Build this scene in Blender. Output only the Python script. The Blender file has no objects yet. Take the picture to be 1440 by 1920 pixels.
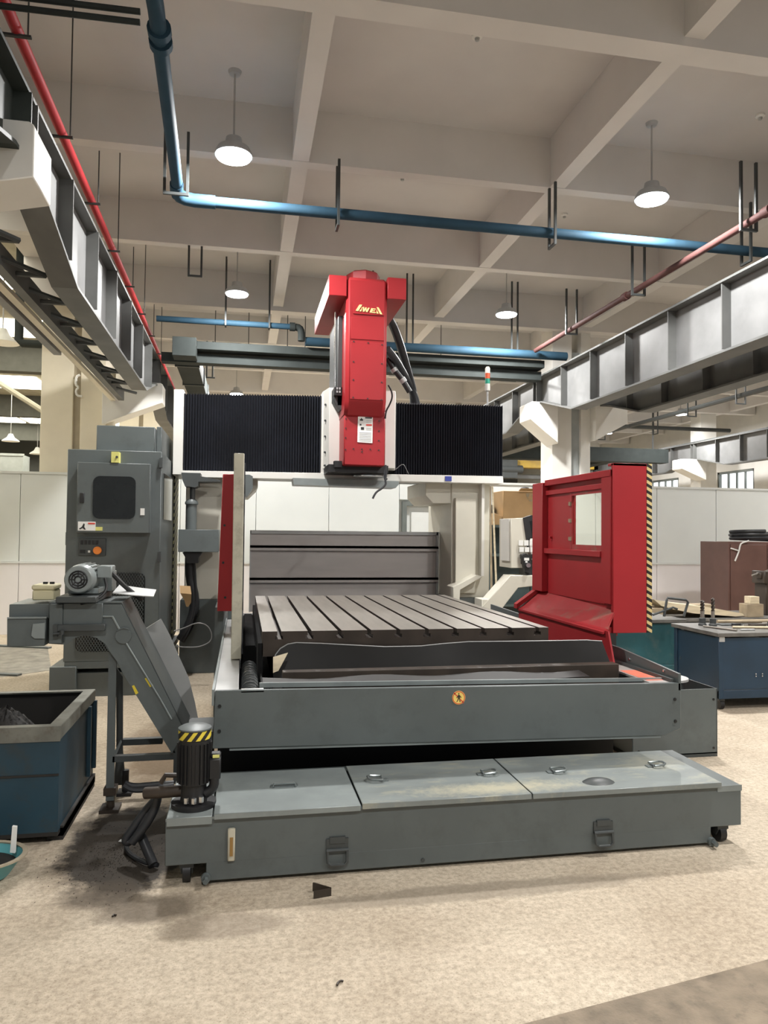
import bpy, bmesh, math, random
from mathutils import Vector, Matrix

C = bpy.context.scene.collection
S = bpy.context.scene
random.seed(7)

# ------------------------------------------------------------------ camera
cam_data = bpy.data.cameras.new('camera')
cam_data.sensor_fit = 'HORIZONTAL'
cam_data.sensor_width = 36.0
cam_data.lens = 36.0 * 1387.0 / 1440.0
cam_data.clip_end = 200
cam = bpy.data.objects.new('camera', cam_data)
C.objects.link(cam)
R = Matrix(((0.9821950835430855, -0.015114268223087838, -0.18725484442297288),
            (-0.1876008995583143, -0.026193333145877844, -0.9818960290089884),
            (0.009935811426476232, 0.9995426295035091, -0.02856241335230428)))
cam.matrix_world = Matrix.Translation((0, 0, 1.55)) @ R.to_4x4()
S.camera = cam

# ------------------------------------------------------------------ world and exposure
w = bpy.data.worlds.new('hall_daylight')
S.world = w
w.use_nodes = True
bgn = w.node_tree.nodes['Background']
bgn.inputs[0].default_value = (0.95, 0.98, 1.0, 1)
bgn.inputs[1].default_value = 0.32
S.view_settings.view_transform = 'Standard'
S.view_settings.look = 'None'
S.view_settings.exposure = 0.0
S.view_settings.gamma = 1.0
S.view_settings.use_curve_mapping = False
S.cycles.max_bounces = 8
S.cycles.diffuse_bounces = 5
S.cycles.sample_clamp_indirect = 6
try:
    S.cycles.use_denoising = True
    S.cycles.denoiser = 'OPENIMAGEDENOISE'
except Exception:
    pass
LAMP_W = 178.0

# ------------------------------------------------------------------ materials
def _new(name):
    m = bpy.data.materials.new(name)
    m.use_nodes = True
    return m, m.node_tree, m.node_tree.nodes['Principled BSDF']

def pm(name, col, rough=0.5, metal=0.0, var=0.12, scale=5.0, bump=0.0, dirt=None, dirt_amt=0.5, spec=None, stretch=None):
    """painted or plain surface: colour, broad variation, optional dirt colour in blotches, fine relief"""
    m, t, p = _new(name)
    N, L = t.nodes, t.links
    tc = N.new('ShaderNodeTexCoord')
    mp = N.new('ShaderNodeMapping')
    if stretch: mp.inputs['Scale'].default_value = stretch
    L.new(tc.outputs['Object'], mp.inputs[0])
    nz = N.new('ShaderNodeTexNoise'); nz.inputs['Scale'].default_value = scale; nz.inputs['Detail'].default_value = 6
    L.new(mp.outputs[0], nz.inputs['Vector'])
    rp = N.new('ShaderNodeValToRGB')
    a = [max(0, c * (1 - var)) for c in col]; b = [min(1, c * (1 + var)) for c in col]
    rp.color_ramp.elements[0].position = 0.3; rp.color_ramp.elements[0].color = (*a, 1)
    rp.color_ramp.elements[1].position = 0.7; rp.color_ramp.elements[1].color = (*b, 1)
    L.new(nz.outputs[0], rp.inputs[0])
    out = rp.outputs[0]
    if dirt:
        n2 = N.new('ShaderNodeTexNoise'); n2.inputs['Scale'].default_value = scale * 1.7; n2.inputs['Detail'].default_value = 9
        n2.inputs['Roughness'].default_value = 0.7
        L.new(mp.outputs[0], n2.inputs['Vector'])
        r2 = N.new('ShaderNodeValToRGB')
        r2.color_ramp.elements[0].position = 0.52; r2.color_ramp.elements[0].color = (0, 0, 0, 1)
        r2.color_ramp.elements[1].position = 0.72; r2.color_ramp.elements[1].color = (dirt_amt,) * 3 + (1,)
        L.new(n2.outputs[0], r2.inputs[0])
        mx = N.new('ShaderNodeMixRGB'); mx.inputs[2].default_value = (*dirt, 1)
        L.new(r2.outputs[0], mx.inputs[0]); L.new(out, mx.inputs[1])
        out = mx.outputs[0]
    L.new(out, p.inputs['Base Color'])
    p.inputs['Roughness'].default_value = rough
    p.inputs['Metallic'].default_value = metal
    if spec is not None: p.inputs['Specular IOR Level'].default_value = spec
    if bump:
        n3 = N.new('ShaderNodeTexNoise'); n3.inputs['Scale'].default_value = scale * 12; n3.inputs['Detail'].default_value = 4
        L.new(mp.outputs[0], n3.inputs['Vector'])
        bp = N.new('ShaderNodeBump'); bp.inputs['Strength'].default_value = bump; bp.inputs['Distance'].default_value = 0.01
        L.new(n3.outputs[0], bp.inputs['Height']); L.new(bp.outputs[0], p.inputs['Normal'])
    return m

def em(name, col, strength):
    m, t, p = _new(name)
    p.inputs['Base Color'].default_value = (*col, 1)
    p.inputs['Emission Color'].default_value = (*col, 1)
    p.inputs['Emission Strength'].default_value = strength
    return m

def stripes(name, c1, c2, direction, freq):
    m, t, p = _new(name)
    N, L = t.nodes, t.links
    tc = N.new('ShaderNodeTexCoord')
    d = N.new('ShaderNodeVectorMath'); d.operation = 'DOT_PRODUCT'; d.inputs[1].default_value = direction
    L.new(tc.outputs['Object'], d.inputs[0])
    mu = N.new('ShaderNodeMath'); mu.operation = 'MULTIPLY'; mu.inputs[1].default_value = freq
    L.new(d.outputs['Value'], mu.inputs[0])
    fr = N.new('ShaderNodeMath'); fr.operation = 'FRACT'; L.new(mu.outputs[0], fr.inputs[0])
    gt = N.new('ShaderNodeMath'); gt.operation = 'GREATER_THAN'; gt.inputs[1].default_value = 0.5
    L.new(fr.outputs[0], gt.inputs[0])
    mx = N.new('ShaderNodeMixRGB'); mx.inputs[1].default_value = (*c1, 1); mx.inputs[2].default_value = (*c2, 1)
    L.new(gt.outputs[0], mx.inputs[0]); L.new(mx.outputs[0], p.inputs['Base Color'])
    p.inputs['Roughness'].default_value = 0.5
    return m

def glass(name, col=(1, 1, 1), rough=0.02, alpha=0.16):
    m, t, p = _new(name)
    N, L = t.nodes, t.links
    tr = N.new('ShaderNodeBsdfTransparent'); tr.inputs[0].default_value = (*col, 1)
    gl = N.new('ShaderNodeBsdfGlossy'); gl.inputs['Roughness'].default_value = rough; gl.inputs[0].default_value = (0.9, 0.9, 0.9, 1)
    mx = N.new('ShaderNodeMixShader'); mx.inputs[0].default_value = alpha
    L.new(tr.outputs[0], mx.inputs[1]); L.new(gl.outputs[0], mx.inputs[2])
    L.new(mx.outputs[0], N['Material Output'].inputs[0])
    return m

def floor_material():
    m, t, p = _new('concrete_floor')
    N, L = t.nodes, t.links
    geo = N.new('ShaderNodeNewGeometry')
    def noise(sc, det, rg=0.6):
        n = N.new('ShaderNodeTexNoise'); n.inputs['Scale'].default_value = sc; n.inputs['Detail'].default_value = det; n.inputs['Roughness'].default_value = rg
        L.new(geo.outputs['Position'], n.inputs['Vector']); return n.outputs[0]
    def ramp(s, p0, c0, p1, c1):
        r = N.new('ShaderNodeValToRGB')
        r.color_ramp.elements[0].position = p0; r.color_ramp.elements[0].color = (*c0, 1)
        r.color_ramp.elements[1].position = p1; r.color_ramp.elements[1].color = (*c1, 1)
        L.new(s, r.inputs[0]); return r.outputs[0]
    def mix(f, a, b, mode='MIX'):
        x = N.new('ShaderNodeMixRGB'); x.blend_type = mode
        if isinstance(f, float): x.inputs[0].default_value = f
        else: L.new(f, x.inputs[0])
        for i, q in ((1, a), (2, b)):
            if isinstance(q, tuple): x.inputs[i].default_value = (*q, 1)
            else: L.new(q, x.inputs[i])
        return x.outputs[0]
    base = ramp(noise(1.3, 8, .65), .35, (.47, .39, .295), .68, (.63, .545, .43))
    fine = ramp(noise(38, 6, .75), .36, (.66, .65, .63), .62, (1.04, 1.04, 1.04))
    col = mix(1.0, base, fine, 'MULTIPLY')
    speck = ramp(noise(140, 2, .5), .30, (.55, .5, .45), .40, (1, 1, 1))
    col = mix(.7, col, mix(1.0, col, speck, 'MULTIPLY'))
    # worn grime and other darker tones further into the shop and round the machine: blotches with shapes of their own
    def blot(cx, cy, rx, ry, colr, amt, edge=.35, wob=.55):
        sub = N.new('ShaderNodeVectorMath'); sub.operation = 'SUBTRACT'; sub.inputs[1].default_value = (cx, cy, 0)
        L.new(geo.outputs['Position'], sub.inputs[0])
        sc = N.new('ShaderNodeVectorMath'); sc.operation = 'MULTIPLY'; sc.inputs[1].default_value = (1 / rx, 1 / ry, 0)
        L.new(sub.outputs[0], sc.inputs[0])
        ln = N.new('ShaderNodeVectorMath'); ln.operation = 'LENGTH'; L.new(sc.outputs[0], ln.inputs[0])
        wn = N.new('ShaderNodeMath'); wn.operation = 'MULTIPLY_ADD'; wn.inputs[1].default_value = wob; L.new(noise(7, 6, .7), wn.inputs[0])
        L.new(ln.outputs['Value'], wn.inputs[2])
        rr = ramp(wn.outputs[0], 1.0 + wob * .5 - edge, (amt,) * 3, 1.0 + wob * .5, (0, 0, 0))
        return rr
    nonlocal_col = [col]
    def blotch(*a):
        f = blot(*a); nonlocal_col[0] = mix(f, nonlocal_col[0], a[4])
    blotch(-.50, 3.86, .50, .80, (.035, .03, .026), .93, .42)       # oily chips round the conveyor foot, plus the conveyor's painted shadow
    blotch(-.35, 3.2, .36, .2, (.12, .095, .07), .75, .6)
    blotch(-.05, 3.02, .4, .16, (.20, .16, .12), .55, .5)
    blotch(1.05, 3.12, 1.3, .12, (.22, .185, .14), .6, .5)  # long darker strip along the tank front
    blotch(-1.75, 6.9, .75, 1.2, (.14, .11, .08), .7, .8)
    blotch(-.45, 5.5, .6, 1.5, (.17, .115, .07), .85, .6)
    blotch(-.55, 3.35, .3, .22, (.10, .08, .06), .8, .6)
    blotch(2.6, 4.2, .25, .5, (.2, .16, .12), .6, .6)
    L.new(nonlocal_col[0], p.inputs['Base Color'])
    p.inputs['Roughness'].default_value = 0.72
    p.inputs['Specular IOR Level'].default_value = 0.25
    b = N.new('ShaderNodeBump'); b.inputs['Strength'].default_value = .35; b.inputs['Distance'].default_value = .006
    L.new(noise(60, 5, .7), b.inputs['Height']); L.new(b.outputs[0], p.inputs['Normal'])
    return m

M = {}
M['floor'] = floor_material()
M['shadow_floor'] = pm('shaded_concrete', (.22, .175, .125), .8, var=.3, scale=9, bump=.4, dirt=(.1, .08, .06), dirt_amt=.6)  # concrete darkened to the tone of a cast shadow
M['strip'] = pm('worn_plate', (.26, .24, .2), .6, var=.3, scale=7, dirt=(.12, .1, .08))
M['ceil'] = pm('ceiling_paint', (.64, .62, .605), .9, var=.04, scale=1.5)
M['beamw'] = pm('beam_paint', (.71, .69, .67), .9, var=.04, scale=2)
M['column'] = pm('column_paint', (.78, .77, .73), .75, var=.04, scale=3)
M['cream_col'] = pm('column_cream', (.74, .68, .55), .75, var=.05, scale=3)  # column paint tinted with the skylights' warm light
M['joint_shaded_cream'] = pm('joint_shaded_cream', (.40, .35, .26), .7, var=.1)  # column cream darkened for the shade inside the groove
M['joint'] = pm('joint_board', (.38, .41, .41), .6, var=.1)
M['panel'] = pm('wall_panel_white', (.76, .79, .77), .45, var=.025, scale=2)
M['panel_low'] = pm('wall_panel_lower', (.82, .79, .785), .5, var=.03, scale=2)
M['trimw'] = pm('wall_trim', (.72, .74, .72), .4, var=.03)
M['dark_frame'] = pm('door_frame_grey', (.16, .18, .17), .5)
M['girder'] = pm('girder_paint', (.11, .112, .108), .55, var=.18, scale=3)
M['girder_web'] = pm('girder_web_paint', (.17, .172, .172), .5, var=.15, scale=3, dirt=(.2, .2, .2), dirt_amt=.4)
M['girder_dark'] = pm('girder_dark_paint', (.030, .038, .034), .6, var=.2, scale=3)  # darker and greener than the other girders
M['red_pipe'] = pm('red_pipe_paint', (.45, .03, .036), .6, spec=.25)
M['blue_pipe'] = pm('blue_pipe_paint', (.026, .064, .10), .7, spec=.2)
M['brown_pipe'] = pm('brown_pipe_paint', (.10, .045, .042), .7, spec=.2)
M['dark_steel'] = pm('dark_steel', (.045, .05, .05), .5)
M['duct'] = pm('duct_sheet', (.032, .038, .037), .7, spec=.15, metal=.0, var=.12)
M['conduit'] = pm('conduit', (.2, .2, .2), .45)
M['rod'] = pm('lamp_rod', (.42, .42, .42), .4)
M['lamp_body'] = pm('lamp_body', (.5, .52, .54), .4, metal=.4)
M['lens'] = em('lamp_lens', (.95, .98, 1.0), 25.0)
M['grey'] = pm('machine_grey', (.105, .122, .122), .42, var=.1, scale=2.5, dirt=(.05, .055, .05), dirt_amt=.35)
M['greyl'] = pm('machine_grey_light', (.24, .27, .268), .4, var=.15, scale=4, dirt=(.32, .35, .34), dirt_amt=.4, metal=.15)
M['lid_old'] = pm('worn_lid', (.22, .245, .24), .4, var=.18, scale=3, dirt=(.42, .40, .3), dirt_amt=.75, metal=.15, stretch=(1, 2.6, 1))
M['grey_dark'] = pm('machine_grey_dark', (.055, .062, .062), .45, var=.15)
def crust(m, cx, cy, rx, ry, col):
    """dried coolant crust: one irregular patch, set in world position"""
    t = m.node_tree; N, L = t.nodes, t.links; p = N['Principled BSDF']
    src = p.inputs['Base Color'].links[0].from_socket
    geo = N.new('ShaderNodeNewGeometry')
    sub = N.new('ShaderNodeVectorMath'); sub.operation = 'SUBTRACT'; sub.inputs[1].default_value = (cx, cy, .3)
    L.new(geo.outputs['Position'], sub.inputs[0])
    sc = N.new('ShaderNodeVectorMath'); sc.operation = 'MULTIPLY'; sc.inputs[1].default_value = (1 / rx, 1 / ry, 0); L.new(sub.outputs[0], sc.inputs[0])
    ln = N.new('ShaderNodeVectorMath'); ln.operation = 'LENGTH'; L.new(sc.outputs[0], ln.inputs[0])
    nz = N.new('ShaderNodeTexNoise'); nz.inputs['Scale'].default_value = 22; nz.inputs['Detail'].default_value = 8; nz.inputs['Roughness'].default_value = .75
    L.new(geo.outputs['Position'], nz.inputs['Vector'])
    ad = N.new('ShaderNodeMath'); ad.operation = 'MULTIPLY_ADD'; ad.inputs[1].default_value = 1.6; L.new(nz.outputs[0], ad.inputs[0]); L.new(ln.outputs['Value'], ad.inputs[2])
    rp = N.new('ShaderNodeValToRGB')
    rp.color_ramp.elements[0].position = .35; rp.color_ramp.elements[0].color = (.9, .9, .9, 1)
    rp.color_ramp.elements[1].position = .62; rp.color_ramp.elements[1].color = (0, 0, 0, 1)
    hf = N.new('ShaderNodeMath'); hf.operation = 'MULTIPLY'; hf.inputs[1].default_value = .38; L.new(ad.outputs[0], hf.inputs[0])
    L.new(hf.outputs[0], rp.inputs[0])
    mx = N.new('ShaderNodeMixRGB'); mx.inputs[2].default_value = (*col, 1); L.new(rp.outputs[0], mx.inputs[0]); L.new(src, mx.inputs[1])
    L.new(mx.outputs[0], p.inputs['Base Color'])
crust(M['lid_old'], 1.25, 3.45, .62, .12, (.50, .47, .35))
crust(M['lid_old'], 2.2, 3.70, .25, .2, (.36, .36, .30))
M['red'] = pm('machine_red', (.335, .022, .027), .42, spec=.3, var=.07, scale=2)
M['red_dirty'] = pm('machine_red_worn', (.33, .03, .033), .45, var=.12, scale=3, dirt=(.2, .15, .11), dirt_amt=.85)
M['orange'] = pm('worn_red_ledge', (.75, .2, .13), .5, var=.2, scale=8)
M['cream'] = pm('machine_cream', (.60, .575, .49), .45, var=.05, scale=3)
M['creamw'] = pm('machine_white', (.72, .71, .665), .42, var=.04, scale=3)
M['cream_chip'] = pm('chipped_cream', (.50, .47, .37), .5, var=.12, scale=6, dirt=(.25, .22, .17), dirt_amt=.6)
M['black'] = pm('black_rubber', (.012, .012, .013), .5)
M['bellows'] = pm('bellows_cloth', (.012, .014, .022), .75, var=.25, scale=3)
M['hose'] = pm('hose', (.03, .032, .036), .45)
M['steel'] = pm('ground_steel', (.29, .268, .238), .36, metal=.55, var=.1, scale=3, stretch=(9, 1, 1))
M['table_front'] = pm('oily_cast_iron', (.055, .043, .035), .4, metal=.4, var=.25, scale=6)
M['soot'] = pm('sooty_steel', (.012, .012, .012), .9, var=.3, spec=.1)
M['oily'] = pm('oily_sheet', (.011, .010, .009), .6, metal=.0, var=.3, scale=4)
M['brown_bar'] = pm('oily_brown_bar', (.04, .029, .021), .5, var=.3, scale=7)
M['stainless'] = pm('stainless_sheet', (.44, .41, .39), .4, metal=.25, var=.06, scale=2, stretch=(1, 1, 5))
M['chrome'] = pm('bright_steel', (.6, .6, .6), .2, metal=.95, var=.03)
M['alu'] = pm('brushed_aluminium', (.42, .425, .42), .5, metal=.2, var=.08)
M['handle'] = pm('handle_metal', (.28, .31, .31), .32, metal=.7, var=.1)
M['yellow'] = pm('warning_yellow', (.72, .56, .04), .5)
M['pale_yellow'] = pm('pale_yellow', (.66, .64, .2), .5)
M['sign_yellow'] = pm('sign_yellow', (.85, .62, .16), .5)
M['logo'] = pm('logo_yellow', (.95, .66, .28), .5, var=.05)
M['white'] = pm('label_white', (.8, .8, .77), .5, var=.03)
M['print'] = pm('print_black', (.02, .02, .02), .5)
M['print_grey'] = pm('print_grey', (.4, .42, .42), .5)
M['print_red'] = pm('print_red', (.65, .06, .04), .5)
M['blue_tag'] = pm('blue_tag', (.03, .05, .3), .4)
M['orange_btn'] = pm('orange_button', (.75, .22, .03), .4)
M['amber'] = pm('amber_oil', (.3, .17, .05), .25)
M['beige_box'] = pm('beige_plastic', (.66, .61, .40), .45, var=.05)
M['bin_blue'] = pm('bin_blue', (.014, .045, .068), .5, var=.25, scale=3, dirt=(.04, .04, .035), dirt_amt=.7)
M['bin_rim'] = pm('bin_rim', (.17, .17, .145), .55, var=.25, scale=7, dirt=(.07, .045, .03), dirt_amt=.7)
M['bin_in'] = pm('bin_inside', (.02, .018, .016), .7)
M['cart_blue'] = pm('cart_blue', (.010, .034, .066), .5, var=.2, scale=3)
M['cart_teal'] = pm('cart_teal', (.02, .085, .10), .5, var=.2, scale=3, dirt=(.12, .14, .13), dirt_amt=.5)
M['cart_top'] = pm('cart_top', (.12, .115, .105), .5, var=.3, scale=8)
M['brown_cab'] = pm('brown_cabinet', (.145, .075, .062), .5, var=.15, scale=3)
M['wood'] = pm('pale_wood', (.55, .47, .33), .7, var=.15, scale=4, stretch=(1, 8, 8))
M['wood_dark'] = pm('old_wood', (.3, .24, .16), .75, var=.25, scale=6)
M['card'] = pm('cardboard', (.42, .27, .13), .8, var=.1, scale=4)
M['teal'] = pm('teal_plastic', (.10, .33, .36), .4, var=.1)
M['pan_rim'] = pm('pan_rim', (.35, .30, .22), .5, var=.15)
M['chips'] = pm('metal_chips', (.03, .028, .026), .6, metal=.2, var=.6, scale=60)
M['chips_brown'] = pm('swarf', (.06, .05, .04), .5, metal=.4, var=.6, scale=60)
M['paint_can'] = pm('shelf_green', (.06, .085, .085), .5, var=.15)
M['screen'] = pm('dark_window', (.012, .014, .014), .12, var=.2)
M['mesh'] = pm('vent_mesh', (.05, .055, .055), .5)
M['stripe_by'] = stripes('stripe_black_yellow', (.012, .012, .012), (.62, .48, .22), (.55, 0, 1), 21.0)
M['stripe_gy'] = stripes('stripe_black_olive', (.03, .035, .03), (.42, .40, .20), (0, -.32, 1), 13.0)
M['stripe_pump'] = stripes('stripe_pump', (.015, .014, .012), (.75, .6, .06), (1, 0, -.75), 26.0)
M['glass'] = glass('window_glass', (.93, .94, .9), .02, .06)
M['daylight'] = em('daylight_pane', (.92, .96, 1.0), 1.7)
M['sky_panel'] = em('skylight_panel', (1.0, .96, .80), 8.5)
M['hall_dark'] = pm('far_hall_roof', (.07, .07, .06), .8)
M['hall_beige'] = pm('far_hall_beam', (.36, .34, .27), .8)
M['hall_wall'] = pm('far_hall_wall', (.10, .105, .10), .8, var=.2, scale=.4)
M['crane_yellow'] = pm('crane_yellow', (.42, .27, .03), .5)
M['green_lamp'] = em('signal_green', (.02, .30, .2), .15)
M['red_lamp'] = em('signal_red', (.7, .12, .05), .25)
M['clear_lamp'] = em('signal_clear', (.85, .83, .75), .5)

# ------------------------------------------------------------------ mesh helpers
ORG = {}
class B:
    """collects simple shapes and becomes one mesh"""
    def __init__(s): s.v = []; s.f = []
    def add(s, v, f):
        k = len(s.v); s.v += [tuple(p) for p in v]; s.f += [tuple(i + k for i in q) for q in f]; return s
    def box(s, x0, x1, y0, y1, z0, z1):
        x0, x1 = min(x0, x1), max(x0, x1); y0, y1 = min(y0, y1), max(y0, y1); z0, z1 = min(z0, z1), max(z0, z1)
        return s.add([(x0, y0, z0), (x1, y0, z0), (x1, y1, z0), (x0, y1, z0), (x0, y0, z1), (x1, y0, z1), (x1, y1, z1), (x0, y1, z1)],
                     [(0, 3, 2, 1), (4, 5, 6, 7), (0, 1, 5, 4), (1, 2, 6, 5), (2, 3, 7, 6), (3, 0, 4, 7)])
    def prism(s, pts, axis, a0, a1):
        """axis 'y': pts are (x,z); 'x': (y,z); 'z': (x,y)"""
        def mk(p, a): return {'y': (p[0], a, p[1]), 'x': (a, p[0], p[1]), 'z': (p[0], p[1], a)}[axis]
        n = len(pts)
        v = [mk(p, a0) for p in pts] + [mk(p, a1) for p in pts]
        return s.add(v, [tuple(range(n)), tuple(range(2 * n - 1, n - 1, -1))] + [(i, (i + 1) % n, n + (i + 1) % n, n + i) for i in range(n)])
    def cyl(s, p0, p1, r0, r1=None, n=16, cap=True):
        r1 = r0 if r1 is None else r1
        p0, p1 = Vector(p0), Vector(p1); d = (p1 - p0).normalized()
        u = d.orthogonal().normalized(); q = d.cross(u)
        v = [p + (u * math.cos(2 * math.pi * i / n) + q * math.sin(2 * math.pi * i / n)) * r for p, r in ((p0, r0), (p1, r1)) for i in range(n)]
        f = [(i, (i + 1) % n, n + (i + 1) % n, n + i) for i in range(n)]
        if cap: f += [tuple(range(n - 1, -1, -1)), tuple(range(n, 2 * n))]
        return s.add(v, f)
    def tube(s, pts, r, n=8, smooth=0):
        pts = [Vector(p) for p in pts]
        for _ in range(smooth):
            q = [pts[0]]
            for a, b in zip(pts, pts[1:]): q += [a * .75 + b * .25, a * .25 + b * .75]
            q.append(pts[-1]); pts = q
        v = []; u = None
        for i, p in enumerate(pts):
            d = (pts[min(i + 1, len(pts) - 1)] - pts[max(i - 1, 0)]).normalized()
            u = d.orthogonal().normalized() if u is None else (u - d * u.dot(d)).normalized()
            q = d.cross(u)
            v += [p + (u * math.cos(2 * math.pi * k / n) + q * math.sin(2 * math.pi * k / n)) * r for k in range(n)]
        f = [(i * n + k, i * n + (k + 1) % n, (i + 1) * n + (k + 1) % n, (i + 1) * n + k) for i in range(len(pts) - 1) for k in range(n)]
        f += [tuple(range(n - 1, -1, -1)), tuple(range(len(v) - n, len(v)))]
        return s.add(v, f)
    def lathe(s, prof, c, n=24, sx=1, sy=1, caps=True):
        v = [(c[0] + r * sx * math.cos(2 * math.pi * k / n), c[1] + r * sy * math.sin(2 * math.pi * k / n), c[2] + z) for r, z in prof for k in range(n)]
        m = len(prof)
        f = [(i * n + k, i * n + (k + 1) % n, (i + 1) * n + (k + 1) % n, (i + 1) * n + k) for i in range(m - 1) for k in range(n)]
        if caps: f += [tuple(range(n - 1, -1, -1)), tuple(range((m - 1) * n, m * n))]
        else: f += [((m - 1) * n + k, (m - 1) * n + (k + 1) % n, (k + 1) % n, k) for k in range(n)]
        return s.add(v, f)
    def sheet(s, rows, th):
        """a bent sheet: rows of points, given a thickness along its normals"""
        r, c = len(rows), len(rows[0])
        P = [[Vector(p) for p in row] for row in rows]
        top = []; bot = []
        for i in range(r):
            for j in range(c):
                a = P[min(i + 1, r - 1)][j] - P[max(i - 1, 0)][j]; b = P[i][min(j + 1, c - 1)] - P[i][max(j - 1, 0)]
                nn = a.cross(b).normalized() * th / 2
                top.append(P[i][j] + nn); bot.append(P[i][j] - nn)
        k = r * c
        f = []
        for i in range(r - 1):
            for j in range(c - 1):
                q = (i * c + j, i * c + j + 1, (i + 1) * c + j + 1, (i + 1) * c + j)
                f += [q, tuple(x + k for x in reversed(q))]
        ring = [j for j in range(c)] + [i * c + c - 1 for i in range(1, r)] + [(r - 1) * c + j for j in range(c - 2, -1, -1)] + [i * c for i in range(r - 2, 0, -1)]
        for a, b in zip(ring, ring[1:] + ring[:1]): f.append((b, a, a + k, b + k))
        return s.add(top + bot, f)

def mesh_from(name, b, org=(0, 0, 0)):
    me = bpy.data.meshes.new(name)
    me.from_pydata([(x - org[0], y - org[1], z - org[2]) for x, y, z in b.v], [], b.f)
    bm = bmesh.new(); bm.from_mesh(me); bmesh.ops.recalc_face_normals(bm, faces=bm.faces); bm.to_mesh(me); bm.free()
    me.shade_smooth(); me.set_sharp_from_angle(angle=math.radians(38))
    return me

def obj(name, b, mat, parent=None, bevel=0.0, label=None, kind=None):
    org = ORG.get(parent.name, (0, 0, 0)) if parent else (0, 0, 0)
    me = mesh_from(name, b, org)
    me.materials.append(M[mat])
    o = bpy.data.objects.new(name, me); C.objects.link(o)
    if parent: o.parent = parent; ORG[o.name] = org
    if bevel:
        md = o.modifiers.new('edge', 'BEVEL'); md.width = bevel; md.segments = 1; md.limit_method = 'ANGLE'; md.angle_limit = math.radians(50)
    if label: o['label'] = label
    if kind: o['kind'] = kind
    return o

def tag(o, label, cat, group=None):
    o['label'] = label; o['category'] = cat
    if group: o['group'] = group
    return o

def thing(name, label, cat, loc, group=None):
    o = bpy.data.objects.new(name, None); C.objects.link(o)
    o.location = loc; o.empty_display_size = .1
    ORG[o.name] = tuple(loc)
    return tag(o, label, cat, group)

def copy_tree(o, loc, label):
    r = o.copy(); C.objects.link(r); r.location = loc; r['label'] = label
    ORG[r.name] = tuple(loc)
    for ch in o.children:
        c = ch.copy(); C.objects.link(c); c.parent = r
        for g in ch.children:
            d = g.copy(); C.objects.link(d); d.parent = c
    return r

def bx(*a): return B().box(*a)

def struct(name, b, mat, parent=None, bevel=0.0, label=None):
    o = obj(name, b, mat, parent, bevel, label)
    if not parent: o['kind'] = 'structure'
    return o

# ------------------------------------------------------------------ the hall
struct('floor', bx(-16, 18, -6, 40, -.2, 0), 'floor')
g = struct('floor_shadow', B().prism([(.15, -3), (9, -3), (9, 3.75), (1.92, 2.44), (.89, 2.255), (.2, 2.13)], 'z', .0, .004), 'shadow_floor')  # thin dark sheet standing in for a shadow across the floor
sl = struct('floor_channel', B().prism([(-4.2, 9.0), (-2.47, 8.41), (-2.05, 8.75), (-2.54, 10.6), (-3.9, 10.9)], 'z', 0, .003), 'strip')
b = B()
for a0, a1 in (((-4.3, 9.15), (-2.30, 8.47)), ((-4.1, 11.0), (-2.45, 10.35))):
    d = Vector((a1[0] - a0[0], a1[1] - a0[1], 0)).normalized(); nx, ny = -d.y * .04, d.x * .04
    b.prism([(a0[0] - nx, a0[1] - ny), (a1[0] - nx, a1[1] - ny), (a1[0] + nx, a1[1] + ny), (a0[0] + nx, a0[1] + ny)], 'z', 0, .02)
obj('channel_edge', b, 'grey', sl)

ZS, ZB, ZM = 5.67, 5.15, 5.12
ceil = struct('ceiling', bx(-3.3, 15, -6, 38, ZS, ZS + .15), 'ceil')
for x in (-2.24, .42, 3.08, 5.74, 8.40, 11.06, 13.72):
    struct('ceiling_beam', bx(x, x + .16, -6, 38, ZB + .006, ZS), 'beamw', ceil)
for i in range(-4, 14):
    y = 4.75 + 2.37 * i
    wide = .2 if i % 3 == 0 else .13
    struct('ceiling_beam', bx(-3.3, 14.55, y, y + wide, ZB - (.06 if i % 3 == 0 else 0), ZS), 'beamw', ceil)

# partition of sandwich panels
YW = 11.79
wall = struct('wall_back', bx(-9, 14.5, YW + .05, YW + .1, 0, 2.38), 'trimw')
x = -9.0
while x < 14.4:
    dx = 1.15
    if not (2.55 < x + dx / 2 < 3.5):
        obj('wall_panel', bx(x + .004, x + dx - .004, YW, YW + .05, 1.08, 2.38), 'panel', wall, .003)
        obj('lower_wall_panel', bx(x + .004, x + dx - .004, YW, YW + .05, .0, 1.05), 'panel_low', wall, .003)
    else:
        obj('wall_panel', bx(x + .004, x + dx - .004, YW, YW + .05, 2.1, 2.38), 'panel', wall, .003)
    x += dx
obj('wall_trim', bx(-9, 14.5, YW - .012, YW + .05, 1.05, 1.08), 'trimw', wall)
obj('wall_cap', bx(-9, 14.5, YW - .015, YW + .115, 2.38, 2.415), 'trimw', wall)
d1 = struct('door_1', bx(2.62, 3.40, YW + .02, YW + .06, 0, 2.0), 'panel', None)
for q in ((2.55, 2.62, 0, 2.07), (3.40, 3.47, 0, 2.07), (2.62, 3.40, 2.0, 2.07)):
    obj('door_frame', bx(q[0], q[1], YW - .04, YW + .06, q[2], q[3]), 'dark_frame', d1)
obj('door_sheet', bx(2.70, 3.32, YW - .0, YW + .02, .3, 1.9), 'trimw', d1)

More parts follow.
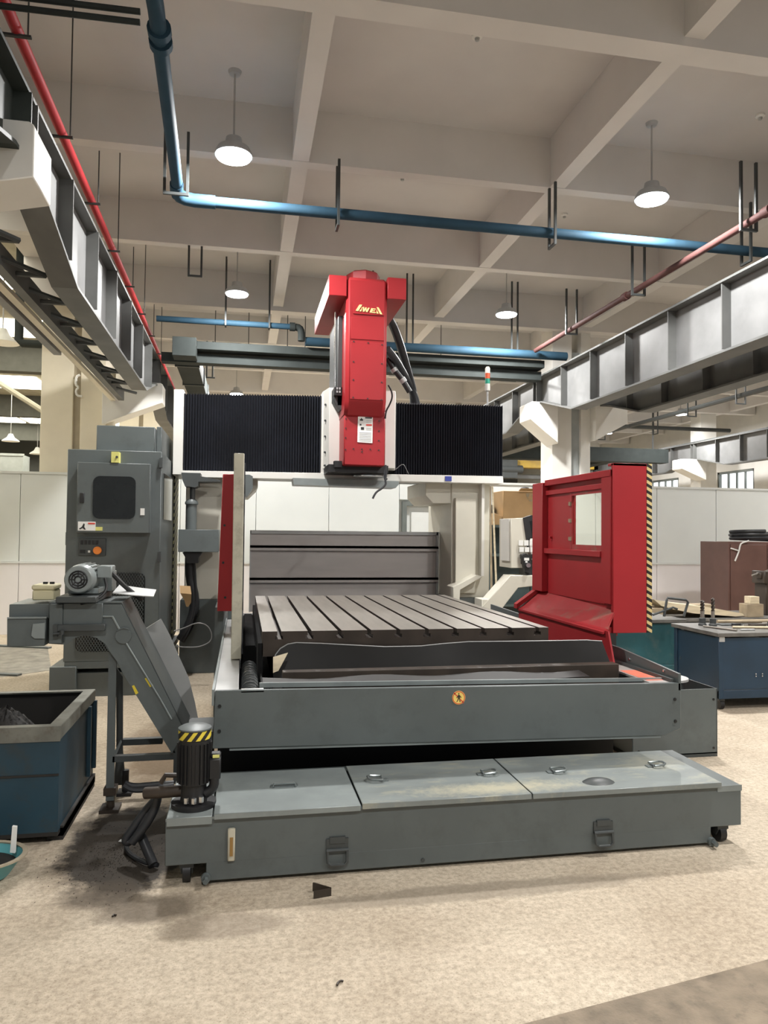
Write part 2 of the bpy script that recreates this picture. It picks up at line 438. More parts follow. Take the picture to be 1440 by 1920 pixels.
# end and side walls of the building
we = struct('wall_far', bx(-16, 16, 38, 38.2, 0, 7), 'hall_wall')
wr = struct('wall_right', B().box(14.6, 14.9, -6, 38, 0, 2.35).box(14.6, 14.9, -6, 38, 3.55, ZS).box(14.6, 14.9, -6, 19.1, 2.35, 3.55).box(14.6, 14.9, 20.8, 22.9, 2.35, 3.55).box(14.6, 14.9, 24.7, 38, 2.35, 3.55), 'column')
for k, (y0, y1) in enumerate(((19.1, 20.8), (22.9, 24.7))):
    wd = struct('window_%d' % (k + 1), B().box(14.62, 14.72, y0, y1, 2.35, 2.42).box(14.62, 14.72, y0, y1, 3.48, 3.55).box(14.62, 14.72, y0, y0 + .07, 2.35, 3.55).box(14.62, 14.72, y1 - .07, y1, 2.35, 3.55), 'dark_frame')
    nb = 4
    for i in range(nb):
        s0 = y0 + .07 + (y1 - y0 - .14) / nb * i; s1 = y0 + .07 + (y1 - y0 - .14) / nb * (i + 1)
        for z0, z1 in ((2.42, 2.78), (2.81, 3.48)):
            obj('window_pane', bx(14.70, 14.71, s0 + .015, s1 - .015, z0, z1), 'daylight', wd)
        if i: obj('glazing_bar', bx(14.64, 14.70, s0 - .02, s0 + .02, 2.42, 3.48), 'dark_frame', wd)
    obj('transom', bx(14.64, 14.70, y0 + .07, y1 - .07, 2.78, 2.81), 'dark_frame', wd)

# columns with crane brackets
def corbel(side, xc, tip, y0, y1, zt=3.80, zl=3.50, zr=3.05):
    """side +1: bracket reaches towards +x from xc"""
    return B().prism([(xc, zt), (tip - side * .03, zt), (tip, zt - .02), (tip, zl), (xc, zr)], 'y', y0, y1)
def right_column(y):
    c = struct('column', bx(5.24, 5.60, y, y + .5, 0, ZB), 'column', None, .006)
    obj('column_shaft', bx(5.77, 5.95, y, y + .5, 0, ZB), 'column', c, .006)
    obj('joint_board', bx(5.60, 5.77, y + .06, y + .44, 0, 4.75), 'joint', c)
    obj('corbel', corbel(-1, 5.24, 4.74, y - .25, y + .25, 3.80, 3.50, 3.10), 'column', c, .006)
    obj('corbel', corbel(1, 5.95, 6.55, y - .2, y + .3, 3.80, 3.50, 3.18), 'column', c, .006)
    return c
def left_column(y, mat='cream_col'):
    c = struct('column', bx(-3.05, -2.59, y, y + .55, 0, 5.9), mat, None, .006)
    obj('column_shaft', bx(-2.48, -2.12, y, y + .55, 0, ZS), mat, c, .006)
    obj('joint_board', bx(-2.59, -2.48, y + .05, y + .5, 0, 4.7), 'joint_shaded_cream', c)
    obj('corbel', corbel(1, -2.12, -1.24, y - .25, y + .15, 3.95 if y < 6 else 3.82, 3.62 if y < 6 else 3.52, 3.42 if y < 6 else 3.16), 'column', c, .006)
    return c
right_column(12.0); right_column(4.85); right_column(19.2); right_column(26.4)
lc = left_column(12.0)
obj('foam_patch', B().tube([(-2.491, 11.98, 3.933), (-2.545, 11.98, 3.906), (-2.55, 11.98, 3.774), (-2.503, 11.98, 3.743), (-2.548, 11.98, 3.692), (-2.531, 11.98, 3.61), (-2.453, 11.98, 3.605)], .018, 6, 1), 'white', lc, label='dried white foam bead in the column joint')
obj('down_pipe', B().cyl((-2.02, 11.93, 0), (-2.02, 11.93, 3.70), .075).cyl((-2.02, 11.93, 3.64), (-2.02, 11.93, 3.70), .09).cyl((-2.02, 11.93, 3.70), (-2.02, 11.93, 4.0), .062), 'cream_col', lc)
left_column(4.85, 'column'); left_column(19.2); left_column(26.4)
for y in (12.0, 19.2, 26.4):       # far columns of the next aisle
    c = struct('column', bx(12.95, 13.45, y, y + .5, 0, ZB), 'column')
    obj('corbel', corbel(-1, 12.95, 12.2, y - .25, y + .25, 3.74, 3.46, 3.16), 'column', c)

# crane girders: deeper in mid span, notched over the brackets
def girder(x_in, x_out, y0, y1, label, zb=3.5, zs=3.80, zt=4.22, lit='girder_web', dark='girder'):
    r = thing('crane_girder', label, 'girder', (x_in, y0, zb), 'crane runway girders')
    xc = (x_in + x_out) / 2
    prof = [(y0, zt), (y0, zs), (y0 + .3, zs), (y0 + 1.35, zb), (y1 - 1.45, zb), (y1 - .3, zs), (y1, zs), (y1, zt)]
    obj('web', B().prism(prof, 'x', xc - .008, xc + .008), lit, r)
    f = B()
    low = prof[1:7]
    for a, c in zip(low, low[1:]):
        f.prism([(a[0], a[1]), (c[0], c[1]), (c[0], c[1] - .025), (a[0], a[1] - .025)], 'x', x_in, x_out)
    obj('bottom_flange', f, dark, r)
    obj('top_flange', B().box(x_in, x_out, y0, y1, zt, zt + .025), dark, r)
    obj('crane_rail', B().box(xc - .03, xc + .03, y0, y1, zt + .025, zt + .075), 'dark_steel', r)
    n = max(2, int(round((y1 - y0) / 1.02)))
    for i in range(n + 1):
        y = y0 + .06 + (y1 - y0 - .12) * i / n
        e = min(y - y0, y1 - y)
        z0 = zs if e < .3 else (zb + (zs - zb) * max(0, 1 - (e - .3) / 1.05))
        obj('stiffener', B().box(x_in + .015, x_out - .015, y - .008, y + .008, z0 + .02, zt), dark, r)
    return r
girder(-1.32, -1.52, -2.3, 4.84, 'dark green-black crane girder above the near white bracket, running out of the picture', lit='girder_dark', dark='girder_dark')
girder(-1.32, -1.52, 4.86, 11.99, 'long grey crane girder beside the red pipe, between two white brackets')
girder(-1.32, -1.52, 12.01, 19.2, 'grey crane girder behind the gantry end, beyond the far white bracket')
girder(4.90, 5.16, 4.86, 11.99, 'pale grey crane girder under the brown pipe, over the red splash guard', zs=3.80)
girder(4.90, 5.16, 12.01, 19.2, 'grey crane girder seen past the right end of the black bellows')
girder(4.90, 5.16, -2.3, 4.84, 'grey crane girder continuing out of view above the blue carts')
girder(6.03, 6.30, 4.86, 11.99, 'dark shaded crane girder just behind the pale one', lit='girder')  # web in the darker girder tone, its shade put into the paint
girder(6.03, 6.30, 12.01, 19.2, 'dark crane girder on the far side of the twin bracket', lit='girder')  # darker web paint again stands for shade
girder(12.65, 12.9, 12.01, 19.19, 'distant grey crane girder resting on the bracket beside the windows', 3.5, 3.745, 4.2)
girder(12.65, 12.9, 19.21, 26.4, 'farthest grey crane girder, behind the red splash guard', 3.5, 3.745, 4.2)

# bracing walkway beside the left girder
r = thing('lattice_brace', 'dark horizontal lattice bracing beside the left crane girder', 'bracing', (-1.78, 4.9, 3.55))
obj('channel', B().box(-1.86, -1.78, 5.02, 11.6, 3.50, 3.66), 'girder', r)
obj('channel', B().box(-1.86, -1.78, -2, 4.55, 3.50, 3.66), 'girder', r)
y = -1.0
k = 0
while y < 11.2:
    if not 4.1 < y < 5.1:
        obj('cross_bar', B().cyl((-1.80, y, 3.56), (-1.56, y + (.36 if k % 2 else 0), 3.56), .022, n=6), 'dark_steel', r)
    k += 1; y += .36
r = thing('bus_channel', 'pale beige channel running along the left columns', 'channel', (-2.06, 5, 3.6))
obj('rail', B().box(-2.10, -2.02, -2, 8.75, 3.50, 3.58).box(-2.10, -2.085, -2, 8.75, 3.58, 3.66), 'conduit', r)
obj('tray', B().box(-2.0, -1.93, 4.9, 11.9, 3.52, 3.56), 'cream_col', r)

# pipes
def pipe_hangers(r, spots, zt, axis='y', half=.09, depth=.12):
    for x, y, z in spots:
        b = B()
        for s in (-half, half):
            px, py = (x + s, y) if axis == 'y' else (x, y + s)
            b.box(px - .012, px + .012, py - .012, py + .012, z - depth, zt)
        if axis == 'y': b.box(x - half - .012, x + half + .012, y - .012, y + .012, z - depth - .024, z - depth)
        else: b.box(x - .012, x + .012, y - half - .012, y + half + .012, z - depth - .024, z - depth)
        obj('hanger', b, 'dark_steel', r)
r = thing('fire_pipe', 'bright red pipe on thin rods along the left crane girder', 'pipe', (-1.36, 0, 4.62))
obj('pipe', B().cyl((-1.345, -3, 4.62), (-1.51, 16.5, 4.62), .036, n=12), 'red_pipe', r)
for k in range(12):
    y = .07 + 1.185 * k
    x = -1.345 - .009 * (y + 3)
    obj('rod', B().cyl((x + .07, y, 4.60), (x + .07, y, ZS - .002 if k % 2 else ZM - .035), .006, n=6).box(x - .12, x + .09, y - .012, y + .012, 4.575, 4.59), 'dark_steel', r)
r = thing('water_pipe', 'thick blue water pipe turning across the ceiling in front of the machine', 'pipe', (-.56, 7.07, 4.66))
obj('pipe', B().tube([(-.56, -3, 4.72), (-.565, 4.6, 4.72), (-.63, 6.85, 4.69), (-.645, 7.0, 4.66), (-.55, 7.07, 4.65), (-.3, 7.07, 4.65), (6.5, 7.07, 4.65)], .052, 14), 'blue_pipe', r)
obj('collar', B().cyl((-.566, 4.76, 4.72), (-.567, 4.82, 4.72), .075).cyl((-.569, 4.88, 4.72), (-.571, 4.94, 4.72), .075), 'blue_pipe', r)
obj('elbow', B().tube([(-.635, 6.85, 4.69), (-.645, 7.0, 4.66), (-.55, 7.07, 4.65), (-.3, 7.07, 4.65)], .062, 12, 1), 'blue_pipe', r)
pipe_hangers(r, [(.86, 7.07, 4.65), (3.08, 7.07, 4.65), (5.32, 7.07, 4.65)], ZB, 'x', .075)
pipe_hangers(r, [(-.635, 6.80, 4.69)], ZB, 'y', .10, .1)
for z, nm in ((4.42, 'upper'), (4.36, 'lower')):
    tag(obj('branch_pipe', B().cyl((-3, 4.2, z - .035), (-.6, 4.2, z + .0), .017, n=8), 'duct'), 'thin grey branch pipe crossing to the blue pipe, %s of the two' % nm, 'pipe')
r = thing('drain_pipe', 'brown pipe running along the right side above the crane girder', 'pipe', (4.7, 0, 4.52))
obj('pipe', B().cyl((4.72, 0, 4.52), (4.60, 11.2, 4.52), .036, n=10), 'brown_pipe', r)
for y in (5.85, 8.35):
    obj('socket', B().cyl((4.72 - .0107 * y, y, 4.52), (4.719 - .0107 * y, y + .09, 4.52), .05, n=10), 'brown_pipe', r)
pipe_hangers(r, [(4.655, 6.15, 4.52), (4.635, 8.1, 4.52), (4.615, 9.9, 4.52)], 5.1, 'y', .08, .06)
# pipes and ducts at the second frame
r = thing('rear_water_pipe', 'blue pipe across the hall behind the gantry, above the ducts', 'pipe', (0, 11.3, 4.69))
obj('pipe', B().tube([(-1.30, 11.3, 4.69), (.74, 11.3, 4.69), (.80, 11.3, 4.68), (.83, 11.3, 4.63), (.84, 11.3, 4.5)], .045, 10), 'blue_pipe', r)
obj('elbow', B().cyl((.66, 11.3, 4.69), (.74, 11.3, 4.69), .066).tube([(.74, 11.3, 4.69), (.81, 11.3, 4.68), (.84, 11.3, 4.62), (.84, 11.3, 4.48)], .056, 10, 1), 'duct', r)
pipe_hangers(r, [(-.3, 11.3, 4.69), (.35, 11.3, 4.69)], ZS, 'x', .06, .03)
r = thing('main_pipe', 'long blue pipe across the hall lying along the grey duct', 'pipe', (0, 11.35, 4.49))
obj('pipe', B().cyl((.9, 11.35, 4.49), (5.2, 11.35, 4.49), .07, n=14), 'blue_pipe', r)
pipe_hangers(r, [(1.9, 11.35, 4.49), (2.55, 11.35, 4.49), (4.3, 11.35, 4.49)], ZS, 'y', .05, .03)
r = thing('air_duct', 'grey sheet metal air duct with an elbow behind the gantry', 'duct', (-1.0, 11.5, 4.3))
obj('cross_duct', B().box(-1.06, 4.85, 11.42, 11.75, 4.30, 4.42), 'duct', r, .004)
obj('lower_duct', B().box(-1.25, 4.85, 11.55, 11.75, 4.12, 4.26), 'duct', r, .004)
for k, (y0, y1) in enumerate(((11.2, 11.9), (11.9, 13.4), (13.4, 14.9), (14.9, 16.6), (16.6, 18.5))):
    obj('duct_section', B().box(-1.06, -.72, y0 + .012, y1, 4.14, 4.42), 'duct', r, .004)
    obj('duct_flange', B().box(-1.08, -.70, y1 - .02, y1 + .02, 4.12, 4.44), 'grey_dark', r)
r = thing('sprinkler_pipe', 'thin dark pipe hung across the hall under the ducts', 'pipe', (0, 12.6, 4.2))
obj('pipe', B().cyl((-1.25, 12.6, 4.36), (-1.09, 12.6, 4.36), .02, n=8).cyl((-.69, 12.6, 4.36), (4.8, 12.6, 4.32), .02, n=8), 'dark_steel', r)
for x in (-.5, .05, .7, 1.0, 1.5, 2.6, 3.4):
    obj('rod', B().cyl((x, 12.6, 4.33), (x, 12.6, ZS - .002), .007, n=6), 'dark_steel', r)
r = thing('pipe_cradle', 'empty dark steel hanger frame on the ceiling, between lamp and red pipe', 'hanger', (-.5, 9.0, 4.8))
obj('frame', B().box(-.73, -.705, 9.52, 9.54, 4.78, ZB - .001).box(-.575, -.55, 9.52, 9.54, 4.78, ZB - .001).box(-.73, -.55, 9.52, 9.54, 4.755, 4.78), 'dark_steel', r)
r = thing('pipe_cradle', 'empty dark steel hanger frame low over the bellows, left of the lamp', 'hanger', (-.5, 14.0, 4.0))
obj('frame', B().box(-.73, -.70, 14.28, 14.3, 4.47, ZB - .001).box(-.62, -.59, 14.28, 14.3, 4.47, ZB - .001).box(-.73, -.56, 14.28, 14.3, 4.445, 4.47), 'dark_steel', r)
# pipes of the next aisle
r = thing('aisle_pipe', 'dark pipe with hangers in the next aisle, under its ceiling', 'pipe', (9, 16, 4.2))
obj('pipe', B().cyl((9.5, 9, 4.3), (9.5, 30, 4.3), .05, n=8).cyl((6.6, 17.0, 4.28), (12.3, 17.0, 4.28), .05, n=8), 'dark_steel', r)
pipe_hangers(r, [(9.5, 11.4, 4.3), (9.5, 12.8, 4.3), (9.5, 14.4, 4.3), (9.5, 18.5, 4.3), (9.5, 22, 4.3)], ZB, 'y', .1, .15)
pipe_hangers(r, [(7.4, 17, 4.28), (9.0, 17, 4.28), (10.2, 17, 4.28)], ZB, 'x', .1, .15)
r = thing('aisle_duct', 'long grey duct across the next aisle', 'duct', (9, 19, 4))
obj('duct_run', B().box(6.6, 12.3, 19.8, 20.2, 3.7, 4.1), 'duct', r)
obj('duct_hanger', B().box(6.9, 6.93, 19.99, 20.02, 4.1, ZS - .001).box(9.4, 9.43, 19.99, 20.02, 4.1, ZS - .001).box(11.9, 11.93, 19.99, 20.02, 4.1, ZS - .001), 'dark_steel', r)
obj('duct_branch', B().box(10.9, 11.3, 20.2, 23.9, 3.8, 4.1), 'duct', r)

# yellow overhead crane in the next aisle
r = thing('overhead_crane', 'small yellow overhead crane far off beside the bellows', 'crane', (9, 26, 3.6))
obj('crane_beam', B().box(6.6, 9.6, 24.5, 25.0, 3.75, 4.15).box(9.6, 12.45, 24.5, 25.0, 3.9, 4.15).box(12.3, 12.45, 24.5, 25.0, 3.9, 4.4).box(12.3, 12.92, 24.4, 25.1, 4.278, 4.4), 'crane_yellow', r)
obj('hoist', B().box(8.65, 9.3, 24.2, 24.5, 3.5, 4.2).cyl((8.6, 24.3, 3.8), (9.5, 24.3, 3.8), .15), 'dark_steel', r)
obj('walkway', B().box(6.6, 12.2, 25.0, 25.3, 3.55, 3.7), 'girder', r)

# high-bay lamps
def lamp(x, y, label, z=4.95):
    r = thing('pendant_lamp', label, 'lamp', (x, y, z), 'high bay lamps')
    o = (x, y, z)
    obj('rod', B().cyl((x, y, z + .1), (x, y, ZS - .02), .009, n=8), 'rod', r)
    obj('canopy', B().lathe([(.05, ZS - z - .03), (.06, ZS - z)], o, 16), 'lamp_body', r)
    obj('lamp_housing', B().lathe([(.04, .12), (.07, .11), (.08, .045), (.14, .02), (.165, -.03), (.165, -.05)], o, 28), 'lamp_body', r)
    obj('lens', B().lathe([(.155, -.052), (.15, -.066), (.1, -.074), (.03, -.077)], o, 28), 'lens', r)
    ld = bpy.data.lights.new('lamp_glow', 'AREA'); ld.shape = 'DISK'; ld.size = .3; ld.energy = LAMP_W; ld.color = (1.0, .985, .96)
    lo = bpy.data.objects.new('lamp_light', ld); C.objects.link(lo); lo.parent = r; lo.location = (0, 0, -.09)
    return r
first = lamp(-.13, 6.65, 'bright lamp inside the corner of the blue pipe, largest lamp on the left')
LAMPS = [
 (3.95, 6.65, 'bright lamp on a thin rod at upper right, above the pale crane girder'),
 (-.13, 10.55, 'bright lamp second in the left row, above the black bellows'),
 (3.90, 10.65, 'bright lamp second in the right row, left of the white column'),
 (-.18, 14.4, 'third lamp of the left row, small, just over the bellows'),
 (3.85, 14.5, 'third lamp of the right row, small, right of the black hoses'),
 (-.2, 18.3, 'lamp whose dark dome barely shows over the top of the left bellows'),
 (11.8, 18.4, 'lamp of the next aisle between girder and distant bracket'),
 (11.7, 22.4, 'small lamp of the next aisle just right of the white column'),
 (11.65, 30.4, 'tiny far lamp seen between bellows and white column'),
 (3.95, 2.85, 'lamp of the right row out of view, overhead in front of the carts'),
 (-.13, -1.1, 'lamp of the left row out of view, over the empty floor'),
 (3.95, -1.1, 'lamp of the right row out of view, farthest in front'),
 (7.9, 6.65, 'lamp of the next aisle hidden behind the pale girder, nearest'),
 (7.9, 14.5, 'lamp of the next aisle hidden behind the twin girders'),
 (7.9, 22.4, 'lamp of the next aisle hidden behind the bellows end'),
 (11.75, 10.5, 'lamp of the next aisle out of view beyond the carts')]
for x, y, l in LAMPS: copy_tree(first, (x, y, 4.95), l)

for k, (x, y, l) in enumerate(((1.84, 5.75, 'small white ceiling detector left of the big ceiling beam corner'), (1.75, 8.25, 'small white ceiling detector in the bay over the blue pipe'),
        (4.9, 6.3, 'small white ceiling detector right of the right lamp rod'), (4.0, 8.8, 'small white ceiling detector left of the bright right lamp'), (-.75, 5.6, 'small white ceiling detector beside the vertical blue pipe'), (-.7, 9.2, 'small white ceiling detector above the empty hanger frame'))):
    r = thing('ceiling_detector', l, 'detector', (x, y, ZS), 'ceiling detectors')
    obj('base', B().lathe([(.045, 0), (.045, -.02), (.03, -.03)], (x, y, ZS), 14), 'white', r)
    obj('sensor', B().lathe([(.022, -.03), (.018, -.05), (.005, -.055)], (x, y, ZS), 10), 'print_grey', r)

# the neighbouring hall on the left with its skylights
hr = struct('roof_left', bx(-16, -3.3, -6, 38, 6.3, 6.4), 'hall_beige')
for y, hy in ((8.0, .5), (11.4, .5), (15.0, .5), (18.6, .75), (25.5, 1.0), (33.5, 1.5)):
    for x0 in (-15.5, -12.4, -9.3, -6.2):
        p = obj('skylight_panel', bx(x0, x0 + 2.9, y - hy, y + hy, 6.26, 6.30), 'sky_panel', hr)
for k, y in enumerate((9.6, 20.0, 28.0, 35.5)):
    struct('roof_beam', bx(-16, -3.3, y, y + .35, 5.55, 6.3), 'hall_dark')
struct('wall_office', B().box(-11.2, -9.3, 34, 35, 0, 4.75).box(-11.25, -9.25, 33.97, 34, 3.9, 3.98).box(-11.25, -9.25, 33.97, 34, 4.7, 4.8), 'joint')
struct('wall_left', bx(-16.2, -16, -6, 38, 0, 6.4), 'hall_wall')
r = thing('roof_brace', 'slanting grey brace in the neighbouring hall left of the cream column', 'brace', (-5, 19, 4.5))
obj('strut', B().cyl((-6.5, 19.4, 5.5), (-4.6, 19.4, 4.3), .07, n=8), 'hall_beige', r)
r = thing('vent_pipe', 'dark bent pipe hanging in the neighbouring hall beside the cream column', 'pipe', (-3.4, 13.2, 4.5))
obj('pipe', B().tube([(-3.72, 13.2, 6.3), (-3.72, 13.2, 4.72), (-3.66, 13.2, 4.66), (-3.3, 13.2, 4.66)], .07, 10), 'duct', r)
def shade(x, y, z, sc, label):
    r = thing('shade_lamp', label, 'lamp', (x, y, z), 'dim lamps of the neighbouring hall')
    obj('rod', B().cyl((x, y, z + .2 * sc), (x, y, 6.299), .012, n=6), 'rod', r)
    obj('lamp_shade', B().lathe([(.06, .22), (.09, .16), (.12, .1), (.26, .0), (.27, -.03), (.25, -.03)], (x, y, z), 20), 'white', r)
    return r
shade(-4.09, 13.6, 4.771, 1, 'dim shaded lamp in the neighbouring hall, below the top skylight')
shade(-7.502, 26, 4.458, 1, 'tiny white shaded lamp far in the neighbouring hall, upper of the small pair')
shade(-7.448, 29, 4.352, 1, 'tiny white shaded lamp beside the foot of the cream column')

# ------------------------------------------------------------------ the gantry milling machine
mm = thing('milling_machine', 'large red, cream and grey double-column gantry milling machine with a slotted table', 'machine', (1.1, 6.0, 0))

# base bed under the table, wide and black to paint the void's shade
obj('bed_shade_fill', B().box(-.12, 2.3, 4.32, 9.6, 0, .515), 'black', mm)
# chip tray round the table
YF = 3.90
tray = obj('chip_tray', B().box(-.10, 2.47, YF + .03, 7.2, .52, .55).box(-.115, -.095, YF + .03, 7.2, .44, .66).box(2.455, 2.475, YF + .03, 7.2, .44, .72), 'grey_dark', mm)
fp = obj('front_panel', B().prism([(-.125, .735), (2.5, .702), (2.5, .44), (2.4, .405), (-.135, .442)], 'y', YF, YF + .03), 'grey', mm, .003)
obj('panel_flange', B().prism([(-.05, .425), (2.38, .39), (2.38, .405), (2.4, .41), (-.05, .436)], 'y', YF + .012, YF + .06), 'greyl', fp)
obj('inner_lip', B().prism([(.10, .745), (2.46, .71), (2.46, .69), (.10, .72)], 'y', YF + .12, YF + .135), 'greyl', fp)
b = B()
for p in ((-0.102, 3.9, 0.657), (-0.102, 3.9, 0.53), (2.46, 3.9, 0.61), (2.463, 3.9, 0.485)):
    b.cyl((p[0], YF + .001, p[2]), (p[0], YF - .006, p[2]), .009, n=8)
obj('bolt', b, 'black', fp)
# worn bare spots at the panel edge are dents
# round no-entry sticker
stk = B().cyl((1.167, YF, 0.66), (1.167, YF - .003, 0.66), .037, n=28)
stk = obj('warning_sticker', stk, 'sign_yellow', fp)
cx, cz = 1.167, 0.66
ring = B()
for k in range(28):
    a0, a1 = 2 * math.pi * k / 28, 2 * math.pi * (k + 1) / 28
    ring.prism([(cx + .031 * math.cos(a0), cz + .031 * math.sin(a0)), (cx + .035 * math.cos(a0), cz + .035 * math.sin(a0)), (cx + .035 * math.cos(a1), cz + .035 * math.sin(a1)), (cx + .031 * math.cos(a1), cz + .031 * math.sin(a1))], 'y', YF - .004, YF - .003)
for s0, s1 in ((-.028, -.006), (.009, .028)):
    ring.prism([(cx + s0, cz - s0 + .004), (cx + s1, cz - s1 + .004), (cx + s1, cz - s1 - .004), (cx + s0, cz - s0 - .004)], 'y', YF - .004, YF - .003)
obj('sticker_ring', ring, 'print_red', fp)
fig = B().cyl((cx, YF - .003, cz + .021), (cx, YF - .004, cz + .021), .004, n=8)
fig.prism([(cx - .005, cz + .016), (cx + .007, cz + .014), (cx + .006, cz - .004), (cx - .004, cz - .004)], 'y', YF - .0045, YF - .003)
fig.prism([(cx - .004, cz - .003), (cx + .001, cz - .003), (cx - .004, cz - .014), (cx - .010, cz - .023), (cx - .013, cz - .022), (cx - .008, cz - .013)], 'y', YF - .0045, YF - .003)
fig.prism([(cx + .001, cz - .003), (cx + .006, cz - .003), (cx + .008, cz - .013), (cx + .009, cz - .023), (cx + .005, cz - .023), (cx + .004, cz - .013)], 'y', YF - .0045, YF - .003)
fig.prism([(cx + .005, cz + .013), (cx + .014, cz + .004), (cx + .012, cz - .004), (cx + .009, cz + .003), (cx + .004, cz + .008)], 'y', YF - .0045, YF - .003)
fig.prism([(cx - .004, cz + .013), (cx - .014, cz + .0), (cx - .011, cz - .002), (cx - .003, cz + .006)], 'y', YF - .0045, YF - .003)
obj('sticker_figure', fig, 'print', fp)

# left ledge and its upstand, right ledge with side panel
obj('left_ledge', B().box(-.13, -.012, YF + .02, 7.1, .70, .728).box(-.018, -.008, YF + .02, 7.1, .60, .728), 'alu', mm, .003, label='scuffed pale metal ledge on the left of the tray')
obj('ledge_rail', B().box(-.142, -.130, YF, 7.1, .66, .742), 'greyl', mm)
obj('ledge_cover', B().box(.005, .12, YF + .0, YF + .07, .722, .728), 'white', mm, label='white corner plate')
rs = obj('right_side_panel', B().prism([(YF, .66), (7.2, .66), (7.2, .84), (4.6, .80), (YF, .755)], 'x', 2.485, 2.50), 'grey', mm)
obj('right_ledge', B().box(2.33, 2.485, YF + .03, 4.9, .688, .70), 'stainless', mm)
obj('ledge_patch', B().box(2.345, 2.45, 4.0, 4.32, .70, .7015), 'orange', mm, label='bare red and orange worn strip')
b = B()
for y in (4.05, 4.45): b.cyl((2.485, y, .745), (2.479, y, .745), .008, n=8)
obj('bolt', b, 'chrome', rs)

# dark apron sheet and bar in front of the table
top = [(0.194, 0.776), (0.206, 0.813), (0.234, 0.848), (0.278, 0.873), (0.329, 0.881), (0.471, 0.876), (0.667, 0.865), (0.867, 0.852), (1.103, 0.848), (1.24, 0.858), (1.414, 0.868), (1.697, 0.87), (1.987, 0.869), (2.209, 0.865), (2.325, 0.856)]
bot = [(x + .0, .60) for x, z in top]
rows = [[(x, 4.50 + .02 * math.sin(x * 6), z) for x, z in top], [(x + (.035 if x > 1.9 else 0) * (i > 0), 4.49 + .01 * math.sin(x * 5), (z + .60) / 2) for i, (x, z) in enumerate(top)], [(x + (.06 if i == len(top) - 1 else 0), 4.46, .60) for i, (x, z) in enumerate(bot)]]
ap_ = obj('apron_sheet', B().sheet(rows, .006), 'oily', mm, label='dark oily bent steel sheet in front of the table')
obj('sheet_edge', B().tube([(x, 4.498 + .02 * math.sin(x * 6), z + .001) for x, z in top], .0035, 5), 'alu', ap_)
obj('apron_bar', B().box(0.235, 2.303, 4.25, 4.33, .62, .755).box(.5, .54, 4.27, 4.32, .52, .62).box(2.0, 2.04, 4.27, 4.32, .52, .62), 'brown_bar', mm, .004, label='long brown oily steel bar under the sheet')
obj('wavy_lip', B().sheet([[(x, 4.05, .716 + .006 * math.sin(x * 7)) for x in [.12 + .09 * i for i in range(22)]], [(x, 4.20, .73 + .008 * math.sin(x * 9 + 1)) for x in [.12 + .09 * i for i in range(22)]]], .004), 'oily', mm)
obj('cardboard_scrap', B().sheet([[(0.187, 4.42, 0.814), (0.274, 4.42, 0.838)], [(0.186, 4.36, 0.732), (0.216, 4.36, 0.744)]], .004), 'wood', mm, label='pale scrap wedged left of the dark sheet')

# the table: T-slots run along its length
ZT, Y0, Y1 = .95, 4.53, 7.05
slots = [0.227, 0.411, 0.589, 0.771, 0.952, 1.13, 1.314, 1.501, 1.688, 1.882]
slots = [slots[0] + (slots[-1] - slots[0]) * k / 9 for k in range(10)]
X0, X1 = .125, slots[-1] + .075
prof = [(X0, .80), (X0, ZT)]
for sx in slots:
    prof += [(sx - .012, ZT), (sx - .012, ZT - .026), (sx - .023, ZT - .026), (sx - .023, ZT - .048), (sx + .023, ZT - .048), (sx + .023, ZT - .026), (sx + .012, ZT - .026), (sx + .012, ZT)]
prof += [(X1, ZT), (X1, .80)]
tb = obj('worktable', B().prism(prof, 'y', Y0, Y1), 'steel', mm)
me = tb.data
me.materials.append(M['table_front'])
for p in me.polygons:
    if abs(p.normal.y) > .9 or p.center.z + 0 < ZT - .004: p.material_index = 1
obj('table_saddle', B().box(.2, 1.95, 4.6, 7.6, .58, .80), 'table_front', mm)

# screw conveyor along the left of the table
b = B()
pts = []
for k in range(20 * 12 + 1):
    a = 2 * math.pi * k / 12
    pts.append((.055 + .042 * math.cos(a), 3.99 + k / (20 * 12) * .95, .665 + .042 * math.sin(a)))
b.tube(pts, .009, 5)
au = obj('chip_auger', b, 'dark_steel', mm, label='dark steel spiral conveyor screw')
obj('auger_shaft', B().cyl((.055, 3.97, .665), (.055, 5.0, .665), .014, n=8), 'dark_steel', au)
obj('auger_trough', B().box(-.008, .115, 3.94, 5.2, .58, .605).box(.115, .125, 3.94, 5.2, .58, .70), 'black', mm)
obj('auger_cover', B().prism([(.0, .60), (.0, .76), (.03, .80), (.09, .80), (.12, .76), (.12, .60)], 'y', 4.98, 6.9), 'soot', mm)
obj('way_cover', B().box(.10, .13, 4.53, 6.9, .66, .88), 'soot', mm)

